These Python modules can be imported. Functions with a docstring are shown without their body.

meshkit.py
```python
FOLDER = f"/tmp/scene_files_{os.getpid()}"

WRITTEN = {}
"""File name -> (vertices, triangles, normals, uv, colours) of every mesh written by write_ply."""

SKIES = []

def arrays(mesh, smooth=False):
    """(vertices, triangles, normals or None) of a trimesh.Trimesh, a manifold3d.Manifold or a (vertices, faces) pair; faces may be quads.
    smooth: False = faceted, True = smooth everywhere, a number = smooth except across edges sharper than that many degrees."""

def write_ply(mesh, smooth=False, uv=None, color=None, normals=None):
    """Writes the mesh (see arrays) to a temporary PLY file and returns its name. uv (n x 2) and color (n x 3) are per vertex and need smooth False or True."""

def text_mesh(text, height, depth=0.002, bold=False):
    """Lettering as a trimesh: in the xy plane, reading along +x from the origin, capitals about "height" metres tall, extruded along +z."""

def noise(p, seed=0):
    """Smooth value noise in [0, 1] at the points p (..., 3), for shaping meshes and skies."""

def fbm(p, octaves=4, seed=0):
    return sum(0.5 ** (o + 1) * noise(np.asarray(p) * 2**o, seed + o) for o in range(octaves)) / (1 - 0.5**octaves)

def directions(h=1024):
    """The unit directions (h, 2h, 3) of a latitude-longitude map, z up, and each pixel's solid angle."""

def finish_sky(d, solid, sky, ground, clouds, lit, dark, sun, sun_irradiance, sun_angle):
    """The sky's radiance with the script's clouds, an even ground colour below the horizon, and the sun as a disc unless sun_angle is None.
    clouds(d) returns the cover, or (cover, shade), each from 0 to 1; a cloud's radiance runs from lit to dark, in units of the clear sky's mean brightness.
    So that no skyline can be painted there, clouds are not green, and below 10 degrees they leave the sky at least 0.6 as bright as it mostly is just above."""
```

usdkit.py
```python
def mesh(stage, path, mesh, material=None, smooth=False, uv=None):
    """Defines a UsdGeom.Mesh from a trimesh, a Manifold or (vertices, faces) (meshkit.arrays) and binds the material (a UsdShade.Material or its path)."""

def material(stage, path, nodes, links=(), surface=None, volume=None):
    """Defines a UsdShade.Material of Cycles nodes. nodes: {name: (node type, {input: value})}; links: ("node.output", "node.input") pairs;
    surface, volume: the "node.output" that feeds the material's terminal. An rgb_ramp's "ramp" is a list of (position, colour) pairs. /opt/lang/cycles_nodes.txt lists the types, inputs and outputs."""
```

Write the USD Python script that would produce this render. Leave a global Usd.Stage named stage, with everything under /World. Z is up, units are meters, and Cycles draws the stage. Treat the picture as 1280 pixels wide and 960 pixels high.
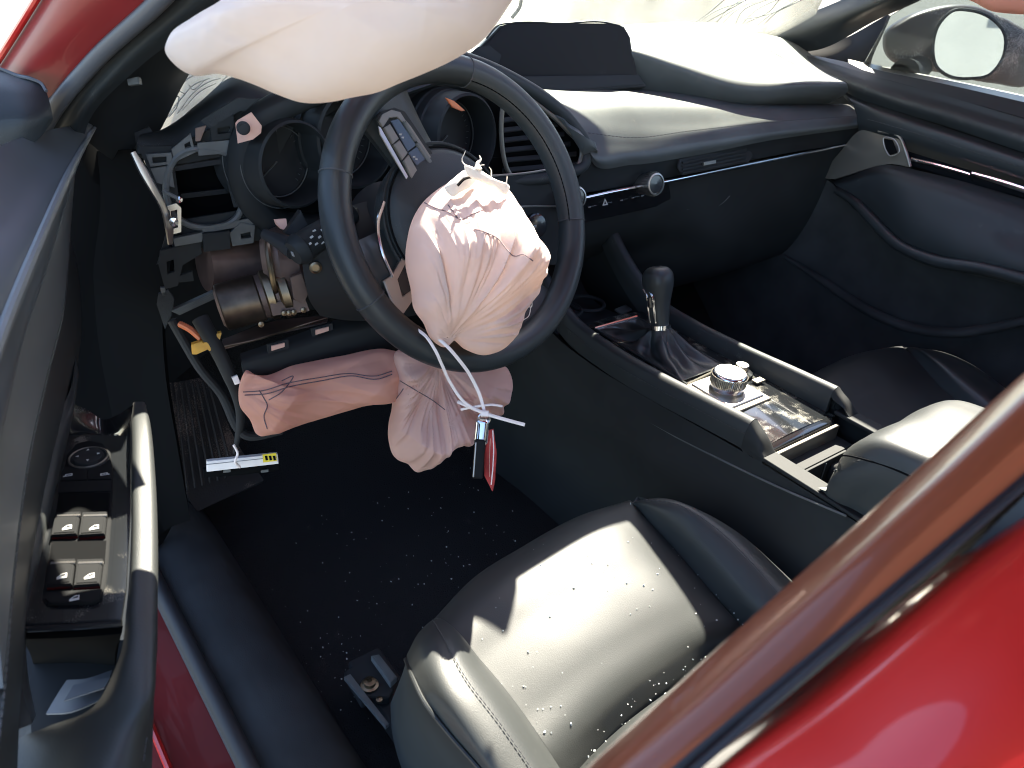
import math, random
import numpy as np, trimesh, shapely
from shapely.geometry import Polygon
import manifold3d as mf
import usdkit, meshkit
from pxr import Usd, UsdGeom, UsdLux, UsdShade, Gf, Sdf

stage = Usd.Stage.CreateInMemory()
UsdGeom.SetStageUpAxis(stage, UsdGeom.Tokens.z)
UsdGeom.SetStageMetersPerUnit(stage, 1.0)
UsdGeom.Xform.Define(stage, '/World')
stage.SetDefaultPrim(stage.GetPrimAtPath('/World'))
UsdGeom.Scope.Define(stage, '/World/Looks')
rng = np.random.default_rng(7); random.seed(7)
V = lambda *a: np.array(a, float)
def unit(v): v = np.asarray(v, float); return v / np.linalg.norm(v)

# ------------------------------------------------------------------ camera
CAM_POS = V(-0.7231615, 0.9249881, 1.1774793)
YAW, PITCH, ROLL, FPX = 0.68936234, -0.52531795, 0.09296106, 1016.159
CF = V(math.cos(PITCH) * math.cos(YAW), -math.cos(PITCH) * math.sin(YAW), math.sin(PITCH))
_r = unit(np.cross(CF, [0, 0, 1])); _u = np.cross(_r, CF)
CR = math.cos(ROLL) * _r + math.sin(ROLL) * _u
CU = -math.sin(ROLL) * _r + math.cos(ROLL) * _u
cam = UsdGeom.Camera.Define(stage, '/World/camera')
cam.CreateHorizontalApertureAttr(36.0); cam.CreateVerticalApertureAttr(27.0)
cam.CreateFocalLengthAttr(36.0 * FPX / 1280.0)
cam.CreateFStopAttr(11.5); cam.CreateFocusDistanceAttr(1.05)
cam.CreateClippingRangeAttr(Gf.Vec2f(0.01, 500))
cam.AddTransformOp().Set(Gf.Matrix4d(*CR, 0, *CU, 0, *(-CF), 0, *CAM_POS, 1))
EXPOSURE = 2.85
cam.CreateExposureAttr(EXPOSURE)

# ------------------------------------------------------------------ sky and sun
ELEV, AZR = math.radians(53), math.radians(50)          # azimuth to the right of straight ahead
SUN = V(math.cos(ELEV) * math.cos(AZR), -math.cos(ELEV) * math.sin(AZR), math.sin(ELEV))
sky = usdkit.material(stage, '/World/Looks/sky', {
    's': ('sky_texture', {'sky_type': 'single_scattering', 'sun_disc': False, 'sun_elevation': ELEV, 'sun_rotation': math.atan2(SUN[0], SUN[1])}),
    'b': ('background_shader', {'strength': 0.085})}, [('s.color', 'b.color')], surface='b.background')
dome = UsdLux.DomeLight.Define(stage, '/World/sky')
UsdShade.MaterialBindingAPI.Apply(dome.GetPrim()).Bind(sky)
dome.GetPrim().SetCustomDataByKey('kind', 'structure')
sun = UsdLux.DistantLight.Define(stage, '/World/sun')
sun.CreateIntensityAttr(1.25); sun.CreateAngleAttr(0.4); sun.CreateNormalizeAttr(True); sun.CreateColorAttr(Gf.Vec3f(1, .93, .78))
z_ = SUN; x_ = unit(np.cross([0, 0, 1], z_)); y_ = np.cross(z_, x_)
sun.AddTransformOp().Set(Gf.Matrix4d(*x_, 0, *y_, 0, *z_, 0, 0, 0, 10, 1))

# ------------------------------------------------------------------ materials
def mat(name, base, rough=.5, metal=0, spec=.5, coat=0, sheen=0, bump=None, dust=None, vary=None, extra=None):
    """bump (scale, strength, distance); dust (scale, amount, colour); vary (scale, low, high) multiplies the colour."""
    n = {'p': ('principled_bsdf', {'base_color': base, 'roughness': rough, 'metallic': metal, 'specular_ior_level': spec, 'coat_weight': coat, 'sheen_weight': sheen, **(extra or {})}),
         'g': ('geometry', {})}
    L = []
    src = None
    if vary:
        n['nv'] = ('noise_texture', {'scale': vary[0], 'detail': 4.0}); n['rv'] = ('rgb_ramp', {'ramp': [(.3, tuple(np.array(base) * vary[1])), (.7, tuple(np.array(base) * vary[2]))]})
        L += [('g.position', 'nv.vector'), ('nv.fac', 'rv.fac')]; src = 'rv.color'
    if dust:
        n['nd'] = ('noise_texture', {'scale': dust[0], 'detail': 3.0, 'roughness': .7}); n['nd2'] = ('noise_texture', {'scale': dust[0] / 30, 'detail': 2.0})
        n['ma'] = ('math', {'math_type': 'multiply'})
        n['rd'] = ('rgb_ramp', {'ramp': [(dust[1] - .04, (0, 0, 0)), (dust[1] + .03, (1, 1, 1))]})
        n['md'] = ('mix', {'color1': base, 'color2': dust[2]})
        L += [('g.position', 'nd.vector'), ('g.position', 'nd2.vector'), ('nd.fac', 'ma.value1'), ('nd2.fac', 'ma.value2'), ('ma.value', 'rd.fac'), ('rd.color', 'md.fac')]
        if src: L.append((src, 'md.color1'))
        src = 'md.color'
        n['rr'] = ('mix_float', {'a': rough, 'b': .8}); L += [('rd.color', 'rr.fac'), ('rr.result', 'p.roughness')]
    if src: L.append((src, 'p.base_color'))
    if bump:
        n['nb'] = ('noise_texture', {'scale': bump[0], 'detail': 3.0}); n['b'] = ('bump', {'strength': bump[1], 'distance': bump[2]})
        L += [('g.position', 'nb.vector'), ('nb.fac', 'b.height'), ('b.normal', 'p.normal')]
    return usdkit.material(stage, '/World/Looks/' + name, n, L, surface='p.BSDF')
M = {}
M['leather'] = mat('leather', (.024, .0265, .026), .50, bump=(900, .2, .0010), dust=(1400, .47, (.10, .095, .085)), vary=(5, .9, 1.1))
M['leather_smooth'] = mat('leather_smooth', (.0135, .0155, .016), .42, bump=(700, .15, .001), vary=(8, .8, 1.2))
M['soft'] = mat('soft_trim', (.015, .0175, .0185), .52, spec=.4, bump=(1100, .25, .0008), dust=(1200, .44, (.12, .12, .11)), vary=(5, .8, 1.3))
M['pad'] = mat('dash_pad', (.068, .072, .070), .5, bump=(1000, .25, .0008), dust=(1500, .42, (.16, .15, .13)), vary=(9, .85, 1.25))
M['plastic'] = mat('plastic', (.012, .0135, .014), .66, spec=.3, bump=(1500, .2, .0005), vary=(12, .75, 1.3))
M['grey_plastic'] = mat('grey_plastic', (.075, .079, .077), .5, bump=(900, .2, .0005), vary=(20, .7, 1.2))
M['black'] = mat('matt_black', (.008, .0083, .009), .8, vary=(10, .7, 1.3))
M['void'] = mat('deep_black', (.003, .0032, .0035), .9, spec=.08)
M['screen'] = mat('screen_glass', (.005, .006, .008), .45, spec=.22, dust=(900, .50, (.06, .06, .06)))
M['piano'] = mat('piano_black', (.010, .011, .012), .14, coat=.6, dust=(1300, .40, (.26, .24, .20)))
M['piano_dusty'] = mat('piano_dusty', (.010, .011, .012), .12, coat=.6, dust=(1500, .345, (.15, .14, .11)))
M['piano_clean'] = mat('gloss_black', (.008, .008, .009), .18, coat=.4)
M['chrome'] = mat('chrome', (.78, .78, .79), .14, metal=1)
M['satin'] = mat('satin_metal', (.42, .40, .37), .34, metal=1, bump=(600, .05, .0005))
M['bronze'] = mat('satin_bronze', (.16, .145, .12), .38, metal=.7, bump=(500, .05, .0005))
M['steel'] = mat('zinc_steel', (.24, .19, .13), .34, metal=1, vary=(25, .5, 1.2), bump=(120, .1, .001))
M['brown_metal'] = mat('painted_motor', (.13, .085, .07), .45, metal=.35, vary=(30, .6, 1.3), bump=(300, .1, .0005))
M['motor_zinc'] = mat('tarnished_zinc', (.085, .062, .045), .36, metal=.8, vary=(40, .5, 1.5))
M['switch'] = mat('switch_plastic', (.008, .0085, .009), .6, spec=.12)
M['spoke_trim'] = mat('spoke_sky_tone', (.035, .041, .043), .36)  # paler copy for one spoke, sky light put into its colour
M['pink_metal'] = mat('pink_primer', (.62, .36, .28), .55, vary=(30, .85, 1.1))
M['carpet'] = mat('carpet', (.024, .024, .025), .95, spec=.1, bump=(500, 1.0, .004), dust=(700, .45, (.09, .085, .075)))
M['carpet_lining'] = mat('lining', (.010, .0105, .012), .9, spec=.15, bump=(600, .8, .002))
M['kick'] = mat('kick_trim', (.026, .028, .029), .8, spec=.3, bump=(700, .5, .001), vary=(15, .7, 1.3))
M['mat_brown'] = mat('foot_rest_rubber', (.016, .013, .012), .8, dust=(500, .34, (.14, .10, .08)), bump=(300, .4, .001))
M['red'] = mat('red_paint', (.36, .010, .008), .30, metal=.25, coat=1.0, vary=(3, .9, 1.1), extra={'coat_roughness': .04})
M['red_dark'] = mat('red_paint_shaded', (.13, .006, .006), .65, spec=.2, coat=.06, vary=(8, .8, 1.1))  # darker copy of the body red, shade put into its colour
M['red_pillar_shaded'] = mat('red_paint_pillar_shaded', (.15, .010, .010), .36, coat=.2, vary=(8, .85, 1.1))  # body red darkened so the colour itself holds the pillar's shade
M['red_sunlit'] = mat('red_paint_sunlit', (.58, .022, .016), .32, metal=.1, coat=1.0, vary=(3, .95, 1.05), extra={'coat_roughness': .05})  # brighter copy of the body red, sunlight painted into the base
M['jamb'] = mat('jamb_red_reflection', (.19, .050, .022), .30, coat=.5, vary=(6, .8, 1.2))  # orange-brown base carries the painted-in reflection of the red door
M['rubber'] = mat('rubber', (.020, .020, .022), .55, bump=(900, .15, .001))
M['rubber_grey'] = mat('rubber_seal', (.055, .055, .06), .42, bump=(400, .1, .001))
M['door_vinyl'] = mat('door_vinyl', (.060, .069, .075), .40, bump=(900, .12, .0006), vary=(5, .85, 1.2))  # vinyl base raised, with sky light on the door put into it
M['door_band'] = mat('door_band_vinyl', (.11, .118, .118), .5, bump=(1000, .2, .0006), vary=(6, .9, 1.15))  # band colour lifted further by painted-in sky light
M['thread'] = mat('thread', (.04, .04, .042), .7)
M['thread_dark'] = mat('seam_thread', (.14, .09, .10), .8)
M['white_mark'] = mat('white_print', (.45, .45, .43), .7, spec=.2)
M['grey_mark'] = mat('grey_print', (.22, .22, .22), .6)
M['yellow'] = mat('yellow_plastic', (.62, .33, .03), .45, vary=(40, .8, 1.1))
M['yellow_label'] = mat('yellow_label', (.75, .58, .03), .6)
M['white_plastic'] = mat('white_plastic', (.78, .72, .68), .4, vary=(25, .9, 1.03))
M['nylon'] = mat('nylon_tie', (.80, .70, .66), .45)
M['paper'] = mat('grey_paper', (.15, .155, .165), .8, bump=(60, .2, .002))
M['tag_red'] = mat('red_tag', (.42, .05, .045), .35, coat=.3, vary=(60, .6, 1.3))
M['crumb'] = mat('glass_crumb', (.62, .66, .64), .12, coat=1)
M['amber'] = mat('amber_orange', (.55, .13, .04), .35, vary=(40, .7, 1.2))
M['concrete'] = mat('concrete_yard', (.11, .102, .082), .85, vary=(.7, .85, 1.12), bump=(30, .4, .01))
M['wall_white'] = mat('white_wall', (.62, .60, .55), .8, vary=(2, .93, 1.04))
M['wall_grey'] = mat('grey_door', (.16, .165, .17), .6)
M['mirror'] = mat('mirror_glass', (.86, .87, .88), .02, metal=1)
M['mirror_shell'] = mat('dirty_mirror_shell', (.07, .05, .045), .4, dust=(420, .34, (.5, .46, .4)))
def fabric(name, base, trans, scale=1.0):
    n = {'g': ('geometry', {}), 'w': ('noise_texture', {'scale': 14.0, 'detail': 5.0}), 'r': ('rgb_ramp', {'ramp': [(.25, tuple(np.array(base) * .86)), (.75, tuple(np.minimum(1, np.array(base) * 1.06)))]}),
         'nb': ('noise_texture', {'scale': 70.0 * scale, 'detail': 6.0}), 'nf': ('noise_texture', {'scale': 2600.0, 'detail': 1.0}), 'ad': ('math', {'math_type': 'multiply_add', 'value2': .12}),
         'b': ('bump', {'strength': .35, 'distance': .004}),
         'd': ('principled_bsdf', {'roughness': .85, 'sheen_weight': .15, 'specular_ior_level': .2}), 't': ('translucent_bsdf', {'color': tuple(np.array(base) * np.array([1.0, .97, .93]))}), 'm': ('mix_closure', {'fac': trans})}
    return usdkit.material(stage, '/World/Looks/' + name, n, [('g.position', 'w.vector'), ('w.fac', 'r.fac'), ('r.color', 'd.base_color'), ('g.position', 'nb.vector'), ('g.position', 'nf.vector'),
        ('nf.fac', 'ad.value1'), ('nb.fac', 'ad.value3'), ('ad.value', 'b.height'), ('b.normal', 'd.normal'), ('d.BSDF', 'm.closure1'), ('t.BSDF', 'm.closure2')], surface='m.closure')
M['bag'] = fabric('airbag_cloth', (.86, .70, .63), .36, .5)
M['bag_cream'] = fabric('curtain_cloth', (.84, .77, .72), .40, .4)
M['bag_salmon'] = fabric('knee_bag_cloth', (.88, .47, .36), .3, .5)  # salmon deepened, bounced light included in the cloth colour
M['bag_pink'] = fabric('knee_bag_pink', (.90, .62, .54), .32, .5)  # pink cloth base with bounced light painted in
M['bag_white'] = fabric('airbag_flap_cloth', (.84, .80, .74), .2)
def glass(name, haze, tint, haze_col):
    n = {'t': ('transparent_bsdf', {'color': tint}), 'g': ('glossy_bsdf', {'roughness': .03, 'color': (1, 1, 1)}), 'f': ('fresnel', {'IOR': 1.45}), 'm': ('mix_closure', {}),
         'tr': ('translucent_bsdf', {'color': haze_col}), 'geo': ('geometry', {}), 'n': ('noise_texture', {'scale': 9.0, 'detail': 6.0}), 'mr': ('map_range', {'from_min': .3, 'from_max': .7, 'to_min': haze * .5, 'to_max': haze * 1.5}), 'm2': ('mix_closure', {})}
    return usdkit.material(stage, '/World/Looks/' + name, n, [('f.fac', 'm.fac'), ('t.BSDF', 'm.closure1'), ('g.BSDF', 'm.closure2'), ('geo.position', 'n.vector'), ('n.fac', 'mr.value'), ('mr.result', 'm2.fac'), ('m.closure', 'm2.closure1'), ('tr.BSDF', 'm2.closure2')], surface='m2.closure')
M['glass'] = glass('dusty_windscreen', .03, (.93, .96, .94), (.75, .73, .66))
M['glass_side'] = glass('side_glass', .010, (.50, .54, .55), (.6, .62, .62))

# ------------------------------------------------------------------ scene helpers
ORIGIN = {}
def numbered(parent, name):
    k, p = 0, f'{parent}/{name}'
    while stage.GetPrimAtPath(p):
        k += 1; p = f'{parent}/{name}_{k:03d}'
    return p
def thing(name, label, cat, loc=(0, 0, 0), group=None):
    p = numbered('/World', name); x = UsdGeom.Xform.Define(stage, p); x.AddTranslateOp().Set(Gf.Vec3d(*map(float, loc)))
    ORIGIN[p] = V(*loc); tag(x.GetPrim(), label, cat, group); return p
def tag(prim, label=None, cat=None, group=None, kind=None):
    if isinstance(prim, str): prim = stage.GetPrimAtPath(prim)
    for k, v in (('label', label), ('category', cat), ('group', group), ('kind', kind)):
        if v: prim.SetCustomDataByKey(k, v)
def obj(name, mesh, m, parent='/World', smooth=35, label=None, kind=None):
    v, f = arr(mesh); o = ORIGIN.get(parent, V(0, 0, 0))
    p = numbered(parent, name)
    pr = usdkit.mesh(stage, p, trimesh.Trimesh(v - o, f, process=False), M[m] if isinstance(m, str) else m, smooth=smooth).GetPrim()
    ORIGIN[p] = o
    if label or kind: tag(pr, label=label, kind=kind)
    return p
def arr(mesh):
    if hasattr(mesh, 'to_mesh'):
        q = mesh.to_mesh(); return np.array(q.vert_properties[:, :3], float), np.array(q.tri_verts)
    if isinstance(mesh, tuple):
        v, f = np.asarray(mesh[0], float), np.asarray(mesh[1], int)
        return (v, np.vstack([f[:, [0, 1, 2]], f[:, [0, 2, 3]]])) if f.shape[1] == 4 else (v, f)
    return np.array(mesh.vertices), np.array(mesh.faces)
def join(*ms):
    vs, fs, n = [], [], 0
    for m in ms:
        v, f = arr(m); vs.append(v); fs.append(f + n); n += len(v)
    return np.vstack(vs), np.vstack(fs)
def at(px, py, x=None, y=None, z=None, d=None, pl=None):
    """The point of the car that a feature measured in the photograph has, on a known plane of the car."""
    r = CF + (px - 640) / FPX * CR - (py - 480) / FPX * CU
    if x is not None: t = (x - CAM_POS[0]) / r[0]
    elif y is not None: t = (y - CAM_POS[1]) / r[1]
    elif z is not None: t = (z - CAM_POS[2]) / r[2]
    elif d is not None: t = d
    else: n, p = map(np.asarray, pl); t = ((p - CAM_POS) @ n) / (r @ n)
    return CAM_POS + t * r
def pts(px, **k):
    """Several features on one plane, or with the third value as that plane's own coordinate (key given by 'by')."""
    by = k.pop('by', None)
    return np.array([at(q[0], q[1], **({by: q[2]} if by else k)) for q in px])
def cr(P, n, closed=False):
    P = np.asarray(P, float)
    if len(P) == 2: return P[0] + np.linspace(0, 1, n)[:, None] * (P[1] - P[0])
    Q = np.vstack([P[-1], P, P[0], P[1]]) if closed else np.vstack([2 * P[0] - P[1], P, 2 * P[-1] - P[-2]])
    segs = len(Q) - 3
    L = np.array([np.linalg.norm(Q[i + 2] - Q[i + 1]) + 1e-9 for i in range(segs)]); cum = np.concatenate([[0], np.cumsum(L)])
    s = np.linspace(0, cum[-1], n, endpoint=not closed); i = np.clip(np.searchsorted(cum, s, 'right') - 1, 0, segs - 1); t = ((s - cum[i]) / L[i])[:, None]
    a, b, c, d = Q[i], Q[i + 1], Q[i + 2], Q[i + 3]
    # tangents scaled by neighbouring chord lengths (avoids overshoot)
    def chord(p, q): return np.linalg.norm(q - p, axis=1, keepdims=True) + 1e-9
    la, lb, lc = chord(a, b), chord(b, c), chord(c, d)
    m1 = lb * ((b - a) / la * lb + (c - b) / lb * la) / (la + lb); m2 = lb * ((c - b) / lb * lc + (d - c) / lc * lb) / (lb + lc)
    return (2*t**3 - 3*t**2 + 1) * b + (t**3 - 2*t**2 + t) * m1 + (-2*t**3 + 3*t**2) * c + (t**3 - t**2) * m2
def grid_normals(G):
    du = np.gradient(G, axis=0); dv = np.gradient(G, axis=1); n = np.cross(du, dv); return n / (np.linalg.norm(n, axis=2, keepdims=True) + 1e-12)
def skin(curves, nu=24, nv=40, thick=.006, toward=None, disp=None, raw=False, lin=False):
    """A closed, thick sheet through several curves; its face looks at 'toward'."""
    C = [cr(c, nv) for c in curves]
    C = np.array(C)
    G = np.stack([cr(C[:, j], nu) for j in range(nv)], 1) if not lin else np.stack([np.array([np.interp(np.linspace(0, len(C) - 1, nu), range(len(C)), C[:, j, k]) for k in range(3)]).T for j in range(nv)], 1)
    if raw: return G
    return sheet(G, thick, toward, disp)
def sheet(G, thick, toward=None, disp=None):
    N = grid_normals(G); t = CAM_POS if toward is None else np.asarray(toward, float)
    if ((t - G.reshape(-1, 3).mean(0)) * N.reshape(-1, 3).mean(0)).sum() < 0: G = G[:, ::-1]; N = grid_normals(G)
    if disp is not None: G = G + N * disp(G)[..., None]; N = grid_normals(G)
    nu, nv = G.shape[:2]; B = G - N * thick
    idx = np.arange(nu * nv).reshape(nu, nv); o = nu * nv
    a, b, c, d = idx[:-1, :-1].ravel(), idx[1:, :-1].ravel(), idx[1:, 1:].ravel(), idx[:-1, 1:].ravel()
    F = [np.stack([a, b, c], 1), np.stack([a, c, d], 1), np.stack([a, c, b], 1) + o, np.stack([a, d, c], 1) + o]
    ring = np.concatenate([idx[0, :-1], idx[:-1, -1], idx[-1, :0:-1], idx[:0:-1, 0]]); nx = np.roll(ring, -1)
    F += [np.stack([ring, nx, nx + o], 1)[:, ::1], np.stack([ring, nx + o, ring + o], 1)]
    return np.vstack([G.reshape(-1, 3), B.reshape(-1, 3)]), np.vstack(F)
def frames(P, up=None):
    T = np.gradient(P, axis=0); T /= np.linalg.norm(T, axis=1, keepdims=True) + 1e-12
    u = np.asarray(up if up is not None else ([0, 0, 1] if abs(T[0][2]) < .9 else [1, 0, 0]), float); N = []
    for t in T:
        w = u - t * (u @ t)
        if np.linalg.norm(w) < 1e-6: w = np.cross(t, [.3, .5, .8])
        w = unit(w); N.append(w)
        if up is None: u = w
    N = np.array(N); return T, N, np.cross(T, N)
def tube(P, r, n=60, sec=12, closed=False, flat=1.0, up=None, smooth=True):
    """Round or flattened bar along a path; r a number or one per point (interpolated); flat scales the width along 'up'."""
    Q = cr(P, n, closed) if smooth else np.asarray(P, float); n = len(Q)
    R = np.interp(np.linspace(0, 1, n), np.linspace(0, 1, np.size(r)), np.ravel(r)) if np.size(r) > 1 else np.full(n, float(r))
    if closed:
        T = np.roll(Q, -1, 0) - np.roll(Q, 1, 0); T /= np.linalg.norm(T, axis=1, keepdims=True); u = np.asarray(up if up is not None else [0, 0, 1], float)
        N = u - T * (T @ u)[:, None]; N /= np.linalg.norm(N, axis=1, keepdims=True); B = np.cross(T, N)
    else: T, N, B = frames(Q, up)
    a = np.linspace(0, 2 * np.pi, sec, endpoint=False)
    G = Q[:, None] + R[:, None, None] * (flat * np.cos(a)[None, :, None] * N[:, None] + np.sin(a)[None, :, None] * B[:, None])
    idx = np.arange(n * sec).reshape(n, sec); nxt = np.roll(idx, -1, 1)
    if closed: A, Bx, Cx, D = idx, nxt, np.roll(nxt, -1, 0), np.roll(idx, -1, 0)
    else: A, Bx, Cx, D = idx[:-1], nxt[:-1], nxt[1:], idx[1:]
    F = [np.stack([A.ravel(), D.ravel(), Cx.ravel()], 1), np.stack([A.ravel(), Cx.ravel(), Bx.ravel()], 1)]
    Vv = G.reshape(-1, 3)
    if not closed:
        Vv = np.vstack([Vv, Q[0], Q[-1]]); k = n * sec
        F += [np.stack([np.full(sec, k), idx[0], nxt[0]], 1), np.stack([np.full(sec, k + 1), nxt[-1], idx[-1]], 1)]
    return Vv, np.vstack(F)
def basis(n, up=(0, 0, 1)):
    n = unit(n); u = np.asarray(up, float); x = np.cross(u, n)
    if np.linalg.norm(x) < 1e-5: x = np.cross([1, 0, 0], n)
    x = unit(x); return x, np.cross(n, x), n
def prism(P2, O, X, Y, N, t, bevel=0, holes=()):
    """Polygon (2D) raised by t along N from O, with a bevelled top edge."""
    poly = Polygon(P2, holes).buffer(0)
    parts = [poly] if poly.geom_type == 'Polygon' else list(poly.geoms)
    out = []
    for g in parts:
        m = trimesh.creation.extrude_polygon(g, 1.0, engine='earcut')
        v = np.array(m.vertices); f = np.array(m.faces)
        v[:, 2] *= t
        if bevel > 0:
            cs = mf.CrossSection([np.array(g.exterior.coords)[:-1]] + [np.array(i.coords)[:-1] for i in g.interiors], mf.FillRule.EvenOdd)
            lo = cs.extrude(t - bevel); man = lo
            for k in (.35, .7, 1.0):
                man = man + cs.offset(-bevel * (1 - math.sqrt(max(0, 1 - k * k))), mf.JoinType.Round, 2.0, 16).extrude(t - bevel + bevel * k)
            v, f = arr(man)
        out.append((O + v[:, :1] * X + v[:, 1:2] * Y + v[:, 2:3] * N, f))
    return join(*out)
def plate(px, pl, t, bevel=.0015, round_=0, holes=(), lift=0, smooth=0):
    """A panel whose outline was measured in the photograph, on the plane pl=(normal, point), raised by t towards the viewer."""
    n, p = unit(pl[0]), np.asarray(pl[1], float)
    if n @ (CAM_POS - p) < 0: n = -n
    X, Y, N = basis(n); O = p + N * lift
    to2 = lambda L: [((at(a, b, pl=(n, p)) - p) @ X, (at(a, b, pl=(n, p)) - p) @ Y) for a, b in L]
    P2 = to2(px)
    if smooth: P2 = [tuple(q[:2]) for q in cr(np.array([(a, b, 0) for a, b in P2]), smooth, True)]
    H = [to2(h) for h in holes]
    g = Polygon(P2, H).buffer(0)
    if round_: g = g.buffer(-round_).buffer(2 * round_).buffer(-round_)
    gs = [g] if g.geom_type == 'Polygon' else list(g.geoms)
    return join(*[prism(list(q.exterior.coords), O, X, Y, N, t, bevel, [list(i.coords) for i in q.interiors]) for q in gs])
def rbox(size, c, r=.004, X=(1, 0, 0), Y=(0, 1, 0), seg=16):
    s = np.array(size, float) / 2; r = min(r, s.min() * .98); X = unit(X); Y = unit(np.asarray(Y) - X * (np.asarray(Y) @ X)); Z = np.cross(X, Y)
    sp = mf.Manifold.sphere(r, seg); B = []
    for i in (-1, 1):
        for j in (-1, 1):
            for k in (-1, 1): B.append(sp.translate(tuple(float(q) for q in (s - r) * (i, j, k))))
    v, f = arr(mf.Manifold.batch_hull(B)); return v @ np.array([X, Y, Z]) + np.asarray(c, float), f
def cyl(a, b, r, r2=None, sec=32, bevel=0):
    a, b = np.asarray(a, float), np.asarray(b, float); r2 = r if r2 is None else r2; L = np.linalg.norm(b - a); d = (b - a) / L
    if bevel: return tube(np.array([a, a + d * bevel, b - d * bevel, b]), 1, smooth=False) if False else _lathe([(0, 0), (r - bevel, 0), (r, bevel), (r2, L - bevel), (r2 - bevel, L), (0, L)], a, d, sec)
    return _lathe([(0, 0), (r, 0), (r2, L), (0, L)], a, d, sec)
def _lathe(prof, O, d, sec=32):
    X, Y, N = basis(d, (0, 0, 1) if abs(unit(d)[2]) < .9 else (1, 0, 0)); a = np.linspace(0, 2 * np.pi, sec, endpoint=False); n = len(prof)
    G = np.array([O + N * h + r * (np.cos(a)[:, None] * X + np.sin(a)[:, None] * Y) for r, h in prof])
    idx = np.arange(n * sec).reshape(n, sec); nx = np.roll(idx, -1, 1)
    A, B, C_, D = idx[:-1].ravel(), nx[:-1].ravel(), nx[1:].ravel(), idx[1:].ravel()
    return G.reshape(-1, 3), np.vstack([np.stack([A, B, C_], 1), np.stack([A, C_, D], 1)])
lathe = _lathe
def ring(c, n, R, r, N=64, sec=10, flat=1.0, a0=0, a1=2 * np.pi):
    X, Y, Z = basis(n); full = abs(a1 - a0 - 2 * np.pi) < 1e-6; a = np.linspace(a0, a1, N, endpoint=not full)
    return tube(np.asarray(c) + R * (np.cos(a)[:, None] * X + np.sin(a)[:, None] * Y), r, closed=full, n=N, sec=sec, flat=flat, up=Z, smooth=full)
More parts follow.
